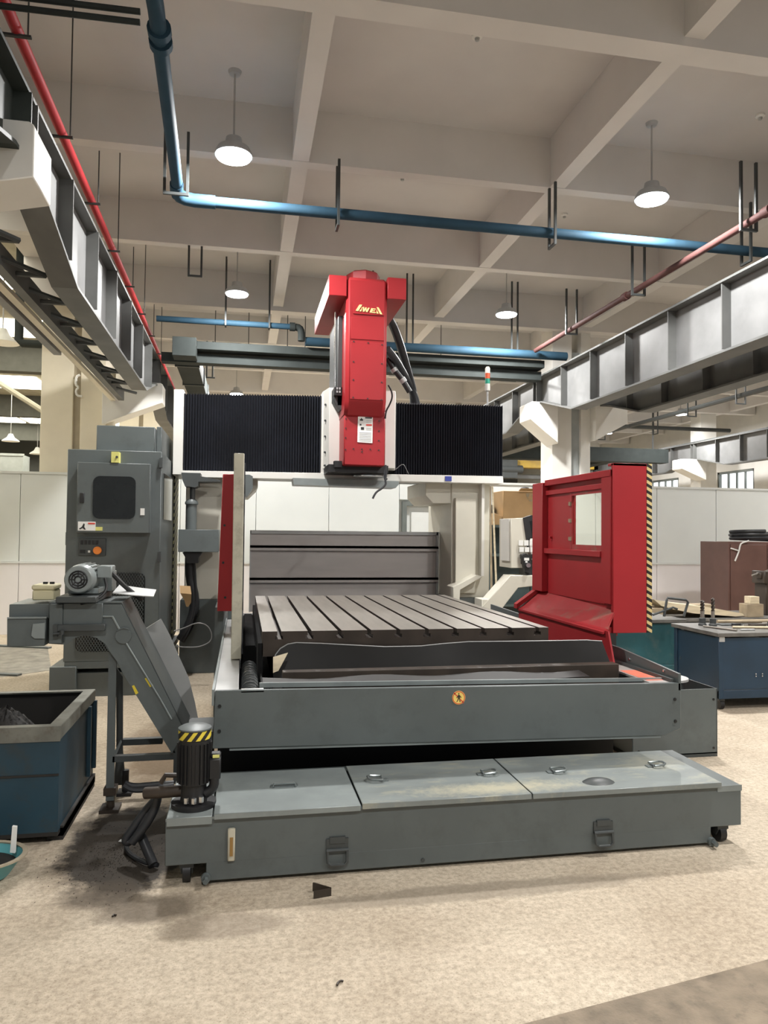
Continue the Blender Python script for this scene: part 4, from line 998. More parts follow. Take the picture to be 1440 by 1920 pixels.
obj('pivot_boss', B().cyl((pc[0], YC, pc[2]), (pc[0], YC - .012, pc[2]), .042, n=20).tube([(pc[0] - .035, YC - .012, pc[2] + .03), (pc[0], YC - .015, pc[2] + .045), (pc[0] + .03, YC - .012, pc[2] + .036)], .004, 6), 'grey', sp1)
for pts in ([(-0.588, 0.692), (-0.577, 0.697), (-0.553, 0.653), (-0.567, 0.644)], [(-0.521, 0.731), (-0.507, 0.739), (-0.475, 0.691), (-0.492, 0.683)]):
    obj('yellow_label', B().prism(pts, 'y', YC - .002, YC), 'yellow', sp1)
# head housing, discharge box, hinged bar
obj('head_front', B().box(-0.951, -0.747, 4.28, YD, 1.036, 1.152), 'grey', cv, .003)
obj('drive_plate', B().box(-0.976, -0.771, 4.22, 4.72, 1.158, 1.192), 'grey_dark', cv, .004)
obj('discharge_box', B().box(-1.228, -1.026, 4.3, 4.66, 1.069, 1.147).prism([(-1.226, 1.075), (-1.032, 1.078), (-1.034, 0.927), (-1.223, 0.925)], 'y', 4.26, 4.62), 'grey', cv, .003)
obj('box_flap', B().prism([(-1.093, 1.046), (-1.034, 1.051), (-1.033, 0.968), (-1.083, 0.969), (-1.1, 0.984)], 'y', 4.248, 4.26).box(-1.223, -1.027, 4.25, 4.26, 1.075, 1.083), 'greyl', cv)
obj('corner_post', B().box(-1.018, -0.95, 4.27, 4.4, 0.936, 1.148), 'grey', cv, .003)
obj('hinge_bar', B().box(-0.975, -0.727, 4.25, 4.28, 1.003, 1.04), 'grey_dark', cv, .003)
obj('toggle_clamp', B().box(-0.991, -0.969, 4.24, 4.27, 0.977, 1.04).cyl((-0.987, 4.235, 0.992), (-0.941, 4.235, 0.997), .008, n=8).cyl((-0.944, 4.235, 0.989), (-0.944, 4.235, 1.012), .012, n=10), 'dark_steel', cv)
# gear motor, its end towards the camera
mx, mz = -0.874, 1.281
mt = obj('motor', B().cyl((mx, 4.33, mz), (mx, 4.62, mz), .074, n=28).box(mx - .07, mx + .09, 4.36, 4.58, mz - .085, mz - .055).box(mx - .04, mx + .13, 4.55, 4.70, mz - .085, mz + .03), 'greyl', cv, .003)
obj('fan_cover', B().cyl((mx, 4.27, mz), (mx, 4.36, mz), .074, .082, n=28), 'greyl', mt, .006)
gr = B()
for rr in (.018, .033, .046): 
    gr.tube([(mx + rr * math.cos(2 * math.pi * k / 20), 4.268, mz + rr * math.sin(2 * math.pi * k / 20)) for k in range(21)], .0045, 5)
for k in range(8):
    a = math.pi * k / 4
    gr.tube([(mx + .02 * math.cos(a), 4.268, mz + .02 * math.sin(a)), (mx + .05 * math.cos(a), 4.268, mz + .05 * math.sin(a))], .003, 5)
obj('fan_grille', gr, 'black', mt)
fb = B()
for k in range(9):
    a = math.radians(20 + 17.5 * k)
    c, s = math.cos(a), math.sin(a)
    fb.tube([(mx + .078 * c, 4.38, mz + .078 * s), (mx + .078 * c, 4.6, mz + .078 * s)], .005, 4)
obj('cooling_fins', fb, 'greyl', mt)
obj('terminal_box', B().box(mx + .075, mx + .155, 4.38, 4.5, mz + .0, mz + .07), 'greyl', mt, .006)
obj('motor_cable', B().tube([(mx + .12, 4.37, mz), (mx + .14, 4.34, mz - .06), (mx + .1, 4.30, mz - .11), (mx + .02, 4.25, mz - .13)], .008, 7, 2).tube([(mx + .15, 4.4, mz + .03), (mx + .22, 4.42, mz - .05), (mx + .30, 4.5, mz - .13)], .014, 8, 2), 'black', mt)
obj('deflector_plate', B().sheet([[(-0.71, 4.36, 1.2), (-0.607, 4.36, 1.187), (-0.489, 4.36, 1.178)], [(-0.711, 4.6, 1.228), (-0.608, 4.6, 1.211), (-0.501, 4.6, 1.198)]], .005), 'alu', cv, label='pale loose sheet lying on the incline')
# legs
xa, xb = -0.719, -0.677
zt_ = 0.906
obj('leg', B().box(xa, xb, 4.33, 4.345, .06, zt_).box(xa, xa + .008, 4.345, 4.39, .06, zt_), 'grey', cv)
obj('leg', B().prism([(-0.72, 0.744), (-0.682, 0.687), (-0.674, 0.257), (-0.655, 0.053), (-0.721, 0.057), (-0.71, 0.259)], 'y', 4.60, 4.615), 'grey_dark', cv)
obj('leg_foot', B().box(xa - .03, xb + .03, 4.30, 4.42, .0, .018).cyl(((xa + xb) / 2, 4.36, .018), ((xa + xb) / 2, 4.36, .10), .022, n=10).box(xa - .012, xb + .012, 4.32, 4.40, .09, .13), 'brown_bar', cv)
obj('leg_foot', B().box(xa + .02, xb + .06, 4.56, 4.66, .0, .018).cyl((xb + .02, 4.61, .018), (xb + .02, 4.61, .14), .02, n=10), 'black', cv)
obj('brace', B().box(xb - .01, -0.326, 4.33, 4.37, 0.269, 0.301), 'grey_dark', cv)
obj('brace', B().box(xb, -0.45, 4.60, 4.64, 0.284, 0.319), 'grey_dark', cv)
obj('gusset', B().prism([(-0.683, 0.319), (-0.648, 0.387), (-0.642, 0.375), (-0.669, 0.306)], 'y', 4.335, 4.35), 'grey', cv)
obj('lower_trough', B().box(-.36, -.15, YC + .01, YD - .01, .14, .42), 'grey_dark', cv)
# sheet metal chute leaning on the incline
rows = [[(-0.588, 4.72, 0.943), (-0.483, 4.72, 1.013)], [(-0.541, 4.74, 0.832), (-0.432, 4.74, 0.912)], [(-0.488, 4.76, 0.72), (-0.374, 4.76, 0.77)], [(-0.417, 4.78, 0.574), (-0.316, 4.78, 0.637)], [(-0.355, 4.78, 0.457), (-0.275, 4.78, 0.48)], [(-0.318, 4.78, 0.37), (-0.257, 4.78, 0.391)], [(-0.29, 4.76, 0.334), (-0.242, 4.76, 0.339)]]
obj('bent_sheet', B().sheet(rows, .006), 'alu', cv, label='pale bent sheet metal guard leaning behind the incline')

jb = thing('junction_box', 'cream plastic junction box lying on the chip conveyor end', 'box', (-1.073, 4.4, 1.152))
zj = 1.149 + .013
xj0, xj1 = -1.13, -1.015
obj('body', B().box(xj0, xj1, 4.36, 4.50, zj, zj + .055), 'beige_box', jb, .006)
obj('cover', B().box(xj0 - .004, xj1 + .004, 4.356, 4.504, zj + .056, zj + .085), 'beige_box', jb, .008)
obj('latch', B().box(xj0 + .04, xj0 + .062, 4.42, 4.44, zj + .085, zj + .097).box(xj1 - .04, xj1 - .018, 4.42, 4.44, zj + .085, zj + .097), 'black', jb)

# ------------------------------------------------------------------ blue chip bin
bn = thing('chip_bin', 'worn dark blue steel chip bin on the floor, half full of metal chips', 'bin', (-1.35, 4.35, 0))
bx0, bx1, by0, by1, bz0, bz1 = -1.85, -.875, 3.93, 4.80, .06, .575
t_ = .008
obj('front_wall', B().box(bx0, bx1, by0, by0 + t_, bz0, bz1), 'bin_blue', bn)
obj('rear_wall', B().box(bx0, bx1, by1 - t_, by1, bz0, bz1), 'bin_in', bn)
obj('side_wall', B().box(bx1 - t_, bx1, by0 + t_, by1 - t_, bz0, bz1), 'bin_blue', bn)
obj('side_wall', B().box(bx0, bx0 + t_, by0 + t_, by1 - t_, bz0, bz1), 'bin_blue', bn)
obj('bin_floor', B().box(bx0, bx1, by0, by1, bz0 - .02, bz0), 'bin_in', bn)
rm = B()
rm.box(bx0, bx1 + .004, by0 - .004, by0 + .045, bz1 - .004, bz1 + .004).box(bx0, bx1 + .004, by1 - .045, by1 + .004, bz1 - .004, bz1 + .004)
rm.box(bx1 - .055, bx1 + .004, by0 + .045, by1 - .045, bz1 - .004, bz1 + .004).box(bx0 - .004, bx0 + .05, by0 + .045, by1 - .045, bz1 - .004, bz1 + .004)
rm.box(bx0, bx1 + .004, by0 - .006, by0 - .001, bz1 - .07, bz1 + .002).box(bx1 + .001, bx1 + .006, by0 - .004, by1, bz1 - .06, bz1 + .002)
obj('rim', rm, 'bin_rim', bn)
ps = B()
for y in (4.62, 4.78): ps.box(bx1, bx1 + .02, y - .012, y + .012, bz0 + .05, bz1 - .06)
obj('side_rib', ps, 'bin_blue', bn)
obj('base_rail', B().box(bx0, bx1 + .015, by0 + .05, by1, .02, .07).box(bx1 - .06, bx1 + .015, by0 + .05, by1 - .02, .0, .06).box(bx0, bx0 + .06, by0 + .05, by1 - .02, 0, .06).box(bx0, bx1, by0 - .005, by0 + .0, .335, .345), 'bin_in', bn)
# chips heap
random.seed(5)
hb = B()
cx_, cy_ = -1.27, 4.45
n1, n2 = 14, 40
hv = []
for i in range(n1 + 1):
    r = i / n1
    for k in range(n2):
        a = 2 * math.pi * k / n2
        x = cx_ + r * .40 * math.cos(a) + .04 * r * math.sin(2 * a); y = cy_ + r * .33 * math.sin(a)
        x = min(max(x, bx0 + .012), bx1 - .012); y = min(max(y, by0 + .012), by1 - .012)
        hv.append((x, y, .57 - .40 * r ** 1.15 + random.uniform(-.012, .012)))
hb.add(hv, [(i * n2 + k, i * n2 + (k + 1) % n2, (i + 1) * n2 + (k + 1) % n2, (i + 1) * n2 + k) for i in range(n1) for k in range(n2)])
for k in range(900):
    r = random.random() ** .6; a = random.uniform(0, 6.28)
    x = cx_ + r * .38 * math.cos(a); y = cy_ + r * .30 * math.sin(a); z = .575 - .40 * r ** 1.15
    x = min(max(x, bx0 + .03), bx1 - .03); y = min(max(y, by0 + .03), by1 - .03)
    d = Vector((random.uniform(-1, 1), random.uniform(-1, 1), random.uniform(-.4, .9))).normalized() * random.uniform(.006, .016)
    e = d.orthogonal().normalized() * .003
    hb.add([(x - d.x, y - d.y, z - d.z), (x + d.x, y + d.y, z + d.z), (x + e.x, y + e.y, z + e.z + .004)], [(0, 1, 2)])
hp = tag(obj('metal_chips', hb, 'chips'), 'heap of dark metal chips inside the blue bin', 'chips')
hp['kind'] = 'stuff'

# chips scattered on the floor by the conveyor foot
fbk = B()
for k in range(700):
    a = random.uniform(0, 6.28); r = random.random() ** .55 * random.uniform(.3, 1.15)
    x = -.57 + .33 * r * math.cos(a); y = 3.70 + .46 * r * math.sin(a)
    s = random.uniform(.0015, .005)
    d = random.uniform(0, 6.28)
    fbk.add([(x, y, .001), (x + s * math.cos(d), y + s * math.sin(d), .001), (x + s * math.cos(d + 1.2), y + s * math.sin(d + 1.2), .001), (x + s * .4, y + s * .3, .001 + s * .9)], [(0, 1, 3), (1, 2, 3), (2, 0, 3), (0, 2, 1)])
fc = tag(obj('floor_chips', fbk, 'chips_brown'), 'dark metal swarf scattered on the floor beside the conveyor foot', 'chips'); fc['kind'] = 'stuff'
tag(obj('paper_scrap', B().sheet([[(-0.584, 3.902, 0.004), (-0.502, 3.861, 0.01)], [(-0.577, 3.922, 0.006), (-0.514, 3.91, 0.004)]], .002), 'white'), 'small white scrap on the oily floor under the hoses', 'scrap')

# teal pan with a stick handle at the left edge
dp = thing('oil_pan', 'teal plastic pan with dark sludge at the bottom left, in front of the bin', 'pan', (-1.16, 3.60, 0))
obj('bowl', B().lathe([(.10, .0), (.15, .012), (.20, .085), (.215, .092), (.21, .096), (.195, .088), (.145, .025), (.02, .018)], (-1.16, 3.60, 0), 32, 1.05, .78), 'teal', dp)
obj('pan_rim', B().lathe([(.205, .090), (.222, .094), (.222, .102), (.20, .100)], (-1.16, 3.60, 0), 32, 1.05, .78, False), 'pan_rim', dp)
obj('sludge', B().lathe([(.178, .062), (.02, .066)], (-1.16, 3.60, 0), 24, 1.05, .78), 'bin_in', dp)
ap = thing('paint_stick', 'pale flat stick standing up in the teal pan', 'stick', (-1.08, 3.62, .06))
obj('stick', B().prism([(-0.996, 0.218), (-0.978, 0.214), (-0.982, 0.098), (-1.003, 0.102)], 'y', 3.61, 3.625), 'white', ap)

# steel angle offcut on the floor
ao = thing('steel_offcut', 'short rusty steel angle offcut lying on the floor before the tank', 'offcut', (.36, 3.18, 0))
a0 = (0.318, 3.17, 0); a1 = (0.395, 3.185, 0); a2 = (0.353, 3.249, 0)
obj('flange', B().prism([(a0[0], a0[1]), (a1[0], a1[1]), (a1[0] - .001, a1[1] + .006), (a0[0], a0[1] + .006)], 'z', 0, .032), 'brown_bar', ao)
obj('flange', B().prism([(a1[0], a1[1]), (a1[0] - .005, a1[1] + .004), (a1[0] - .075, a1[1] + .055), (a1[0] - .07, a1[1] + .06)], 'z', 0, .036), 'brown_bar', ao)
tag(obj('swarf_curl', B().tube([(0.34, 2.552, 0.006), (0.345, 2.567, 0.006), (0.356, 2.574, 0.006), (0.363, 2.57, 0.006)], .004, 6, 1), 'brown_bar'), 'curled dark swarf bit alone on the pale floor in front', 'swarf')
tag(obj('floor_bit', B().tube([(-0.489, 3.156, 0.005), (-0.485, 3.168, 0.005), (-0.476, 3.162, 0.005)], .004, 6), 'brown_bar'), 'tiny dark bit on the floor left of the offcut', 'swarf')

# ------------------------------------------------------------------ tool magazine cabinet
tc = thing('tool_cabinet', 'tall grey machine cabinet with dark window and striped edge left of gantry', 'cabinet', (-1.2, 8.2, 0))
YB = 7.3
cx0, cx1 = -1.611, -0.768
ctop = 2.305
bd = obj('body', B().box(cx0, cx1, YB, 9.1, .33, ctop), 'grey', tc, .005)
obj('top_box', B().box(-1.388, -0.853, 7.45, 8.9, ctop, 2.557).prism([(7.6, ctop), (7.6, 2.582), (8.9, 2.582), (8.9, ctop)], 'x', -0.853, -0.803), 'grey', tc, .005)
obj('plinth', B().box(-1.724, -1.493, 7.28, 8.2, 0, 0.288).box(-1.602, cx1 + .05, YB, 9.0, 0.263, .33).box(-1.497, cx1 + .05, YB + .03, 9.0, .0, 0.222), 'grey', tc, .004)
dr = obj('door', B().box(-1.502, -0.857, 7.2, YB, 1.528, 2.176), 'grey', tc, .004)
def rrect(x0, z0, x1, z1, rad):
    pts = []
    for cx, cz, a0 in ((x1 - rad, z1 - rad, 0), (x0 + rad, z1 - rad, 90), (x0 + rad, z0 + rad, 180), (x1 - rad, z0 + rad, 270)):
        for k in range(6):
            a = math.radians(a0 + 18 * k); pts.append((cx + rad * math.cos(a), cz + rad * math.sin(a)))
    return pts
obj('door_window', B().prism(rrect(-1.361, 1.657, -0.985, 2.052, .06), 'y', 7.192, 7.2), 'screen', dr)
obj('door_handle', B().box(-1.474, -1.437, 7.18, 7.2, 1.799, 1.892), 'black', dr, .003)
obj('small_label', B().box(-0.94, -0.902, 7.196, 7.2, 1.695, 1.759), 'white', dr)
wl2 = obj('warning_label', B().box(-1.486, -1.333, 7.195, 7.2, 1.546, 1.629), 'white', dr)
obj('label_symbols', B().box(-1.398, -1.337, 7.1935, 7.195, 1.605, 1.619), 'print_red', dr)
obj('label_figure', B().prism([(-1.476, 1.564), (-1.453, 1.579), (-1.435, 1.614), (-1.426, 1.604), (-1.43, 1.58), (-1.416, 1.555), (-1.43, 1.555), (-1.444, 1.57), (-1.467, 1.555)], 'y', 7.1935, 7.195), 'print', dr)
obj('yellow_tag', B().box(-1.332, -1.272, 7.196, 7.2, 1.547, 1.581), 'pale_yellow', dr)
ys = obj('yellow_plate', B().box(-1.207, -1.14, 7.194, YB, 2.18, 2.28), 'pale_yellow', bd)
obj('plate_symbol', B().cyl((-1.158, 7.193, 2.231), (-1.157, 7.19, 2.231), .012, n=10), 'print', bd)
cp = obj('control_panel', B().box(-1.495, -1.255, 7.28, YB, 1.313, 1.476), 'grey_dark', tc, .003)
b = B()
for i in range(5): b.box(-1.476 + .033 * i, -1.476 + .033 * i + .022, 7.274, 7.28, 1.417, 1.456)
b.box(-1.479, -1.433, 7.274, 7.28, 1.337, 1.367)
obj('push_button', b, 'black', cp)['kind'] = 'stuff'
p = (-1.321, 7.28, 1.363)
obj('emergency_stop', B().cyl((p[0], 7.28, p[2]), (p[0], 7.255, p[2]), .03, n=18).cyl((p[0], 7.255, p[2]), (p[0], 7.23, p[2]), .037, n=20), 'orange_btn', cp, .004)
obj('white_button', B().box(-1.409, -1.39, 7.272, 7.28, 1.342, 1.362), 'white', cp)
# vent with expanded mesh: frame, dark inside and strips
vx0, vx1, vz0, vz1 = -1.508, -0.896, 0.419, 1.154
obj('vent_back', B().prism(rrect(vx0, vz0, vx1, vz1, .06), 'y', 7.293, YB), 'screen', bd)
b = B()
nx_ = 24
for i in range(-22, nx_):
    for s in (1, -1):
        xs = vx0 + (vx1 - vx0) * i / nx_
        h = vz1 - vz0
        w_ = h * .62
        x0_, z0_, x1_, z1_ = (xs, vz0, xs + w_, vz1) if s > 0 else (xs, vz1, xs + w_, vz0)
        # clip to the opening
        if x0_ < vx0 + .012:
            f = (vx0 + .012 - x0_) / (x1_ - x0_); x0_, z0_ = vx0 + .012, z0_ + (z1_ - z0_) * f
        if x1_ > vx1 - .012:
            f = (x1_ - vx1 + .012) / (x1_ - x0_) if x1_ > x0_ else 1; x1_, z1_ = vx1 - .012, z1_ - (z1_ - z0_) * f
        if x1_ - x0_ > .02: b.add([(x0_, 7.289, z0_ - .003), (x1_, 7.289, z1_ - .003), (x1_, 7.289, z1_ + .003), (x0_, 7.289, z0_ + .003), (x0_, 7.293, z0_ - .003), (x1_, 7.293, z1_ - .003), (x1_, 7.293, z1_ + .003), (x0_, 7.293, z0_ + .003)], [(0, 1, 2, 3), (7, 6, 5, 4), (0, 4, 5, 1), (3, 2, 6, 7)])
o = obj('vent_mesh', b, 'grey', bd); o['kind'] = 'stuff'
for z in (2.195, 1.305):
    obj('hinge', B().box(cx1 - .02, cx1 + .006, 7.27, 7.31, z - .045, z + .045).cyl((cx1 + .002, 7.285, z - .05), (cx1 + .002, 7.285, z + .05), .009, n=8), 'grey_dark', bd)
obj('side_box', B().box(cx0 - .025, cx0, 7.4, 7.7, 1.408, 1.528), 'grey_dark', bd)
obj('side_window', B().box(cx1, cx1 + .006, 7.5, 8.35, 1.663, 2.114), 'screen', bd)
obj('side_stripe', B().box(cx1, cx1 + .012, 8.62, 9.08, .36, ctop - .02), 'stripe_gy', bd, label='olive and black striped edge')

# ------------------------------------------------------------------ operator console right of the gantry
oc = thing('control_console', 'cream operator console with white keys on an angled arm behind guard', 'console', (3.0, 7.7, 0))
obj('pedestal', B().box(2.50, 2.72, 7.52, 7.78, 0, .86).box(2.45, 2.8, 7.4, 7.9, 0, .03), 'cream', oc, .006)
obj('boom_arm', B().prism([(2.431, 0.704), (2.807, 1.113), (2.939, 1.113), (3.139, 1.113), (3.139, 1.004), (3.012, 0.993), (2.898, 0.982), (2.696, 0.735), (2.649, 0.679)], 'y', 7.5, 7.72), 'cream', oc, .006)
hs_ = obj('housing', B().prism([(2.848, 1.723), (2.988, 1.731), (3.044, 1.367), (2.99, 1.188), (2.85, 1.187)], 'y', 7.6, 7.63).prism([(2.859, 1.724), (3.364, 1.748), (3.366, 1.181), (2.862, 1.186)], 'y', 7.63, 8.0), 'cream', oc, .004)
obj('rear_cover', B().box(2.839, 2.864, 7.64, 7.9, 1.261, 1.718), 'creamw', hs_)
obj('bezel', B().prism([(2.984, 1.73), (3.075, 1.761), (3.372, 1.765), (3.372, 1.52), (3.064, 1.517), (3.04, 1.367)], 'y', 7.585, 7.63), 'black', hs_)
obj('screen', B().prism([(3.059, 1.697), (3.33, 1.717), (3.331, 1.549), (3.091, 1.529)], 'y', 7.58, 7.585), 'screen', hs_)
obj('key_panel', B().prism([(3.046, 1.506), (3.372, 1.52), (3.374, 1.183), (3.102, 1.182)], 'y', 7.585, 7.63), 'creamw', hs_)
kb = B(); kd = B()
for i, (v0, v1) in enumerate(((1012, 1022), (1025, 1034), (1038, 1046), (1048, 1056))):
    for j in range(4):
        u0 = 998 + i * 1.5 + 11 * j
        (kb if i < 2 else kd).box((2.93 + (u0 - 998) * .0056), 2.93 + (u0 + 9 - 998) * .0056, 7.578, 7.585, 1.55 + (1001.5 - v1) / 1387 * 8.08, 1.55 + (1001.5 - v0) / 1387 * 8.08)
obj('white_keys', kb, 'white', hs_); obj('dark_keys', kd, 'black', hs_)
hw = obj('handwheel_pendant', B().prism([(2.932, 1.329), (2.98, 1.352), (3.017, 1.329), (3.06, 1.187), (3.03, 1.135), (2.975, 1.147)], 'y', 7.5, 7.56).box(2.999, 3.164, 7.55, 7.75, 1.103, 1.184), 'black', oc, .004)
obj('dial', B().cyl((3.011, 7.5, 1.221), (2.995, 7.46, 1.223), .024, n=16), 'chrome', hw)
obj('dial_labels', B().box(2.961, 3.016, 7.496, 7.5, 1.272, 1.301).box(2.974, 2.998, 7.496, 7.5, 1.249, 1.267), 'white', hw)
obj('pendant_cord', B().tube([(2.971, 7.52, 1.151), (3.014, 7.52, 1.106), (3.038, 7.52, 1.037), (3.038, 7.52, 0.963), (3.033, 7.52, 0.889)], .006, 6, 2), 'black', oc)

# ------------------------------------------------------------------ grey box beside the tray
sb = thing('catch_box', 'open grey sheet metal box standing right of the chip tray', 'box', (3.0, 5.0, 0))
sx0, sx1, sy0, sy1, sz = 2.66, 3.315, 4.73, 5.5, .475
obj('front_wall', B().box(sx0, sx1, sy0, sy0 + .006, .02, sz), 'grey', sb, .002)
obj('side_wall', B().box(sx1 - .006, sx1, sy0, sy1, .02, sz), 'grey', sb); obj('side_wall', B().box(sx0, sx0 + .006, sy0, sy1, .02, sz), 'grey', sb)
obj('rear_wall', B().box(sx0, sx1, sy1 - .006, sy1, .02, sz), 'grey', sb)
obj('box_floor', B().box(sx0, sx1, sy0, sy1, .0, .03), 'grey_dark', sb)
b = B()
for q in ((sx1 - .03, .06), (sx1 - .03, .40), (sx0 + .05, .06)): b.cyl((q[0], sy0, q[1]), (q[0], sy0 - .005, q[1]), .008, n=8)
obj('rivet', b, 'black', sb)
rd = thing('flange_ring', 'pale steel ring on short legs standing in the grey catch box', 'ring', (3.08, 4.97, .03))
b = B()
n = 28
c0 = (3.07, 4.97, .50)
v = [(c0[0] + r * math.cos(2 * math.pi * k / n), c0[1] + r * math.sin(2 * math.pi * k / n), c0[2] + z) for r, z in ((.15, 0), (.15, .016), (.095, .016), (.095, 0)) for k in range(n)]
b.add(v, [(i * n + k, i * n + (k + 1) % n, ((i + 1) % 4) * n + (k + 1) % n, ((i + 1) % 4) * n + k) for i in range(4) for k in range(n)])
obj('ring', b, 'alu', rd)
for a in (.3, 1.9, 3.5, 5.1):
    obj('leg', B().cyl((c0[0] + .12 * math.cos(a), c0[1] + .12 * math.sin(a), .03), (c0[0] + .12 * math.cos(a), c0[1] + .12 * math.sin(a), .50), .014, n=8), 'dark_steel', rd)

# ------------------------------------------------------------------ blue carts
def cart(name, label, x0, x1, y0, y1, zt, mat, postmat):
    r = thing(name, label, 'cart', ((x0 + x1) / 2, (y0 + y1) / 2, 0), 'blue shop carts')
    zb = .10
    for (xx, yy) in ((x0, y0), (x1 - .05, y0), (x0, y1 - .05), (x1 - .05, y1 - .05)):
        obj('corner_post', B().box(xx, xx + .05, yy, yy + .05, zb, zt - .03), postmat, r, .003)
    obj('front_panel', B().box(x0 + .05, x1 - .05, y0 + .012, y0 + .02, zb + .08, zt - .05), mat, r)
    obj('side_panel', B().box(x0 + .012, x0 + .02, y0 + .05, y1 - .05, zb + .08, zt - .05), mat, r)
    obj('side_panel', B().box(x1 - .02, x1 - .012, y0 + .05, y1 - .05, zb + .08, zt - .05), mat, r)
    obj('base_frame', B().box(x0, x1, y0 + .003, y1 - .003, zb, zb + .075), mat, r, .003)
    obj('cart_top', B().box(x0 - .02, x1 + .02, y0 - .02, y1 + .02, zt - .035, zt), 'cart_top', r, .003)
    for xx in (x0 + .05, x1 - .06):
        for yy in (y0 + .06, y1 - .06):
            c = obj('caster', B().box(xx - .03, xx + .03, yy - .03, yy + .03, .075, zb), 'dark_steel', r)
            obj('wheel', B().cyl((xx - .02, yy, .045), (xx + .02, yy, .045), .045, n=16), 'black', c)
    return r
c1 = cart('tool_cart', 'dark blue steel tool cart on casters at the right edge of the picture', 4.187, 4.187 + 1.25, 5.95, 6.65, .69, 'cart_blue', 'cart_blue')
b = B()
for dx in (.0, .065):
    for dz in (0, .02): b.cyl((4.562 + dx, 5.962, 0.295 + dz), (4.562 + dx, 5.952, 0.295 + dz), .006, n=8)
for dy in (0, .10):
    for dz in (0, .02): b.cyl((4.187 + .012, 6.55 + dy, .36 + dz), (4.187 + .002, 6.55 + dy, .36 + dz), .006, n=8)
obj('rivet', b, 'chrome', c1)
obj('paper_label', B().box(4.19, 4.243, 5.944, 5.95, 0.61, 0.662), 'alu', c1)
obj('door_line', B().box(5.02, 5.03, 5.955, 5.962, .2, .62), 'black', c1)
c2 = cart('tool_cart', 'teal blue steel cart just behind the red guard, beside the dark cart', 3.35, 4.662, 7.22, 8.0, .66, 'cart_teal', 'grey')
wb = thing('steel_workbench', 'low dark steel bench behind the carts, covered with wood and tools', 'bench', (5.2, 8.5, 0))
obj('bench_top', B().box(4.5, 6.8, 8.06, 8.9, .52, .56), 'cart_top', wb, .004)
for xx in (4.55, 6.7):
    for yy in (8.1, 8.82): obj('leg', B().box(xx, xx + .05, yy, yy + .05, 0, .52), 'grey_dark', wb)
obj('lower_shelf', B().box(4.6, 6.7, 8.1, 8.85, .2, .23), 'grey_dark', wb)
obj('rear_sheet', B().box(4.6, 6.7, 8.8, 8.81, .23, .52), 'grey_dark', wb)

# things lying on the carts and the bench
def item(name, label, cat, b, mat, group=None, bevel=0): 
    o = obj(name, b, mat, None, bevel); return tag(o, label, cat, group)
zc1 = .69
for (x, y, h, r, l) in ((4.37, 6.46, .245, .020, 'left twist drill standing upright in its holder on the dark cart'), (4.455, 6.42, .27, .017, 'right taller twist drill standing upright on the dark cart')):
    d = thing('twist_drill', l, 'drill', (x, y, zc1), 'twist drills')
    obj('holder', B().lathe([(.036, 0), (.038, .012), (.034, .02), (.03, .025), (.03, .07), (.026, .075)], (x, y, zc1), 20), 'dark_steel', d)
    obj('shank', B().cyl((x, y, zc1 + .07), (x, y, zc1 + .14), r, n=12), 'steel', d)
    bt = B(); nn = 26; sec = []
    for i in range(nn + 1):
        z = zc1 + .14 + (h - .14) * i / nn; tw = i * .42; taper = 1 if i < nn - 2 else (nn - i) / 3 + .1
        for k in range(10):
            a = 2 * math.pi * k / 10; rr = r * (1.0 if k % 5 not in (1, 2) else .55) * taper
            sec.append((x + rr * math.cos(a + tw), y + rr * math.sin(a + tw), z))
    bt.add(sec, [(i * 10 + k, i * 10 + (k + 1) % 10, (i + 1) * 10 + (k + 1) % 10, (i + 1) * 10 + k) for i in range(nn) for k in range(10)] + [tuple(range(nn * 10, nn * 10 + 10))])
    obj('fluted_body', bt, 'brown_bar', d)
hkf = thing('hacksaw', 'dark steel hacksaw frame standing up on the teal cart', 'saw', (4.637, 7.4, .662))
obj('frame', B().tube([(4.359, 7.32, 0.697), (4.599, 7.32, 0.775), (4.65, 7.32, 0.757)], .012, 8).tube([(4.491, 7.32, 0.678), (4.523, 7.32, 0.851), (4.536, 7.32, 0.879), (4.753, 7.32, 0.855), (4.779, 7.32, 0.831), (4.727, 7.32, 0.676)], .014, 8), 'dark_steel', hkf)
obj('blade', B().box(4.504, 4.714, 7.315, 7.325, .68, .70), 'steel', hkf)
y = 8.2
item('wooden_board', 'pale wedge-shaped wooden board lying across the bench behind drills', 'board', B().prism([(4.837, 0.79), (5.09, 0.744), (5.573, 0.688), (6.023, 0.612), (6.052, 0.586), (5.935, 0.574), (5.359, 0.619), (5.089, 0.673), (4.935, 0.713)], 'y', 8.1, 8.5), 'wood')
item('timber_block', 'old brown timber block under the left end of the pale board', 'block', B().box(4.80, 4.96, 8.1, 8.4, .562, .685), 'wood_dark', 'timber blocks', .004)
item('timber_block', 'long old timber lying behind the pale board', 'block', B().box(5.1, 5.95, 8.53, 8.72, .562, .68), 'wood_dark', 'timber blocks', .004)
item('timber_block', 'upper pale wood block of the pair at the right edge', 'block', B().box(6.137, 6.261, 8.1, 8.22, .725, .815), 'wood', 'timber blocks', .004)
item('timber_block', 'lower pale wood block of the pair at the right edge', 'block', B().box(6.086, 6.319, 8.1, 8.25, .562, .723), 'wood_dark', 'timber blocks', .004)
vs = thing('bench_vise', 'rusty bench vise at the right edge beside the wood blocks', 'vise', (6.532, 8.3, .56))
xv = 6.513
obj('body', B().box(xv - .02, xv + .25, 8.28, 8.5, .562, 1.02).box(xv - .08, xv + .1, 8.3, 8.4, 1.02, 1.10), 'brown_bar', vs, .01)
obj('jaw', B().box(xv - .06, xv + .0, 8.25, 8.5, .96, 1.12), 'brown_bar', vs, .01)
obj('handle', B().cyl((xv - .16, 8.36, 1.06), (xv + .1, 8.36, 1.13), .012, n=8), 'steel', vs)
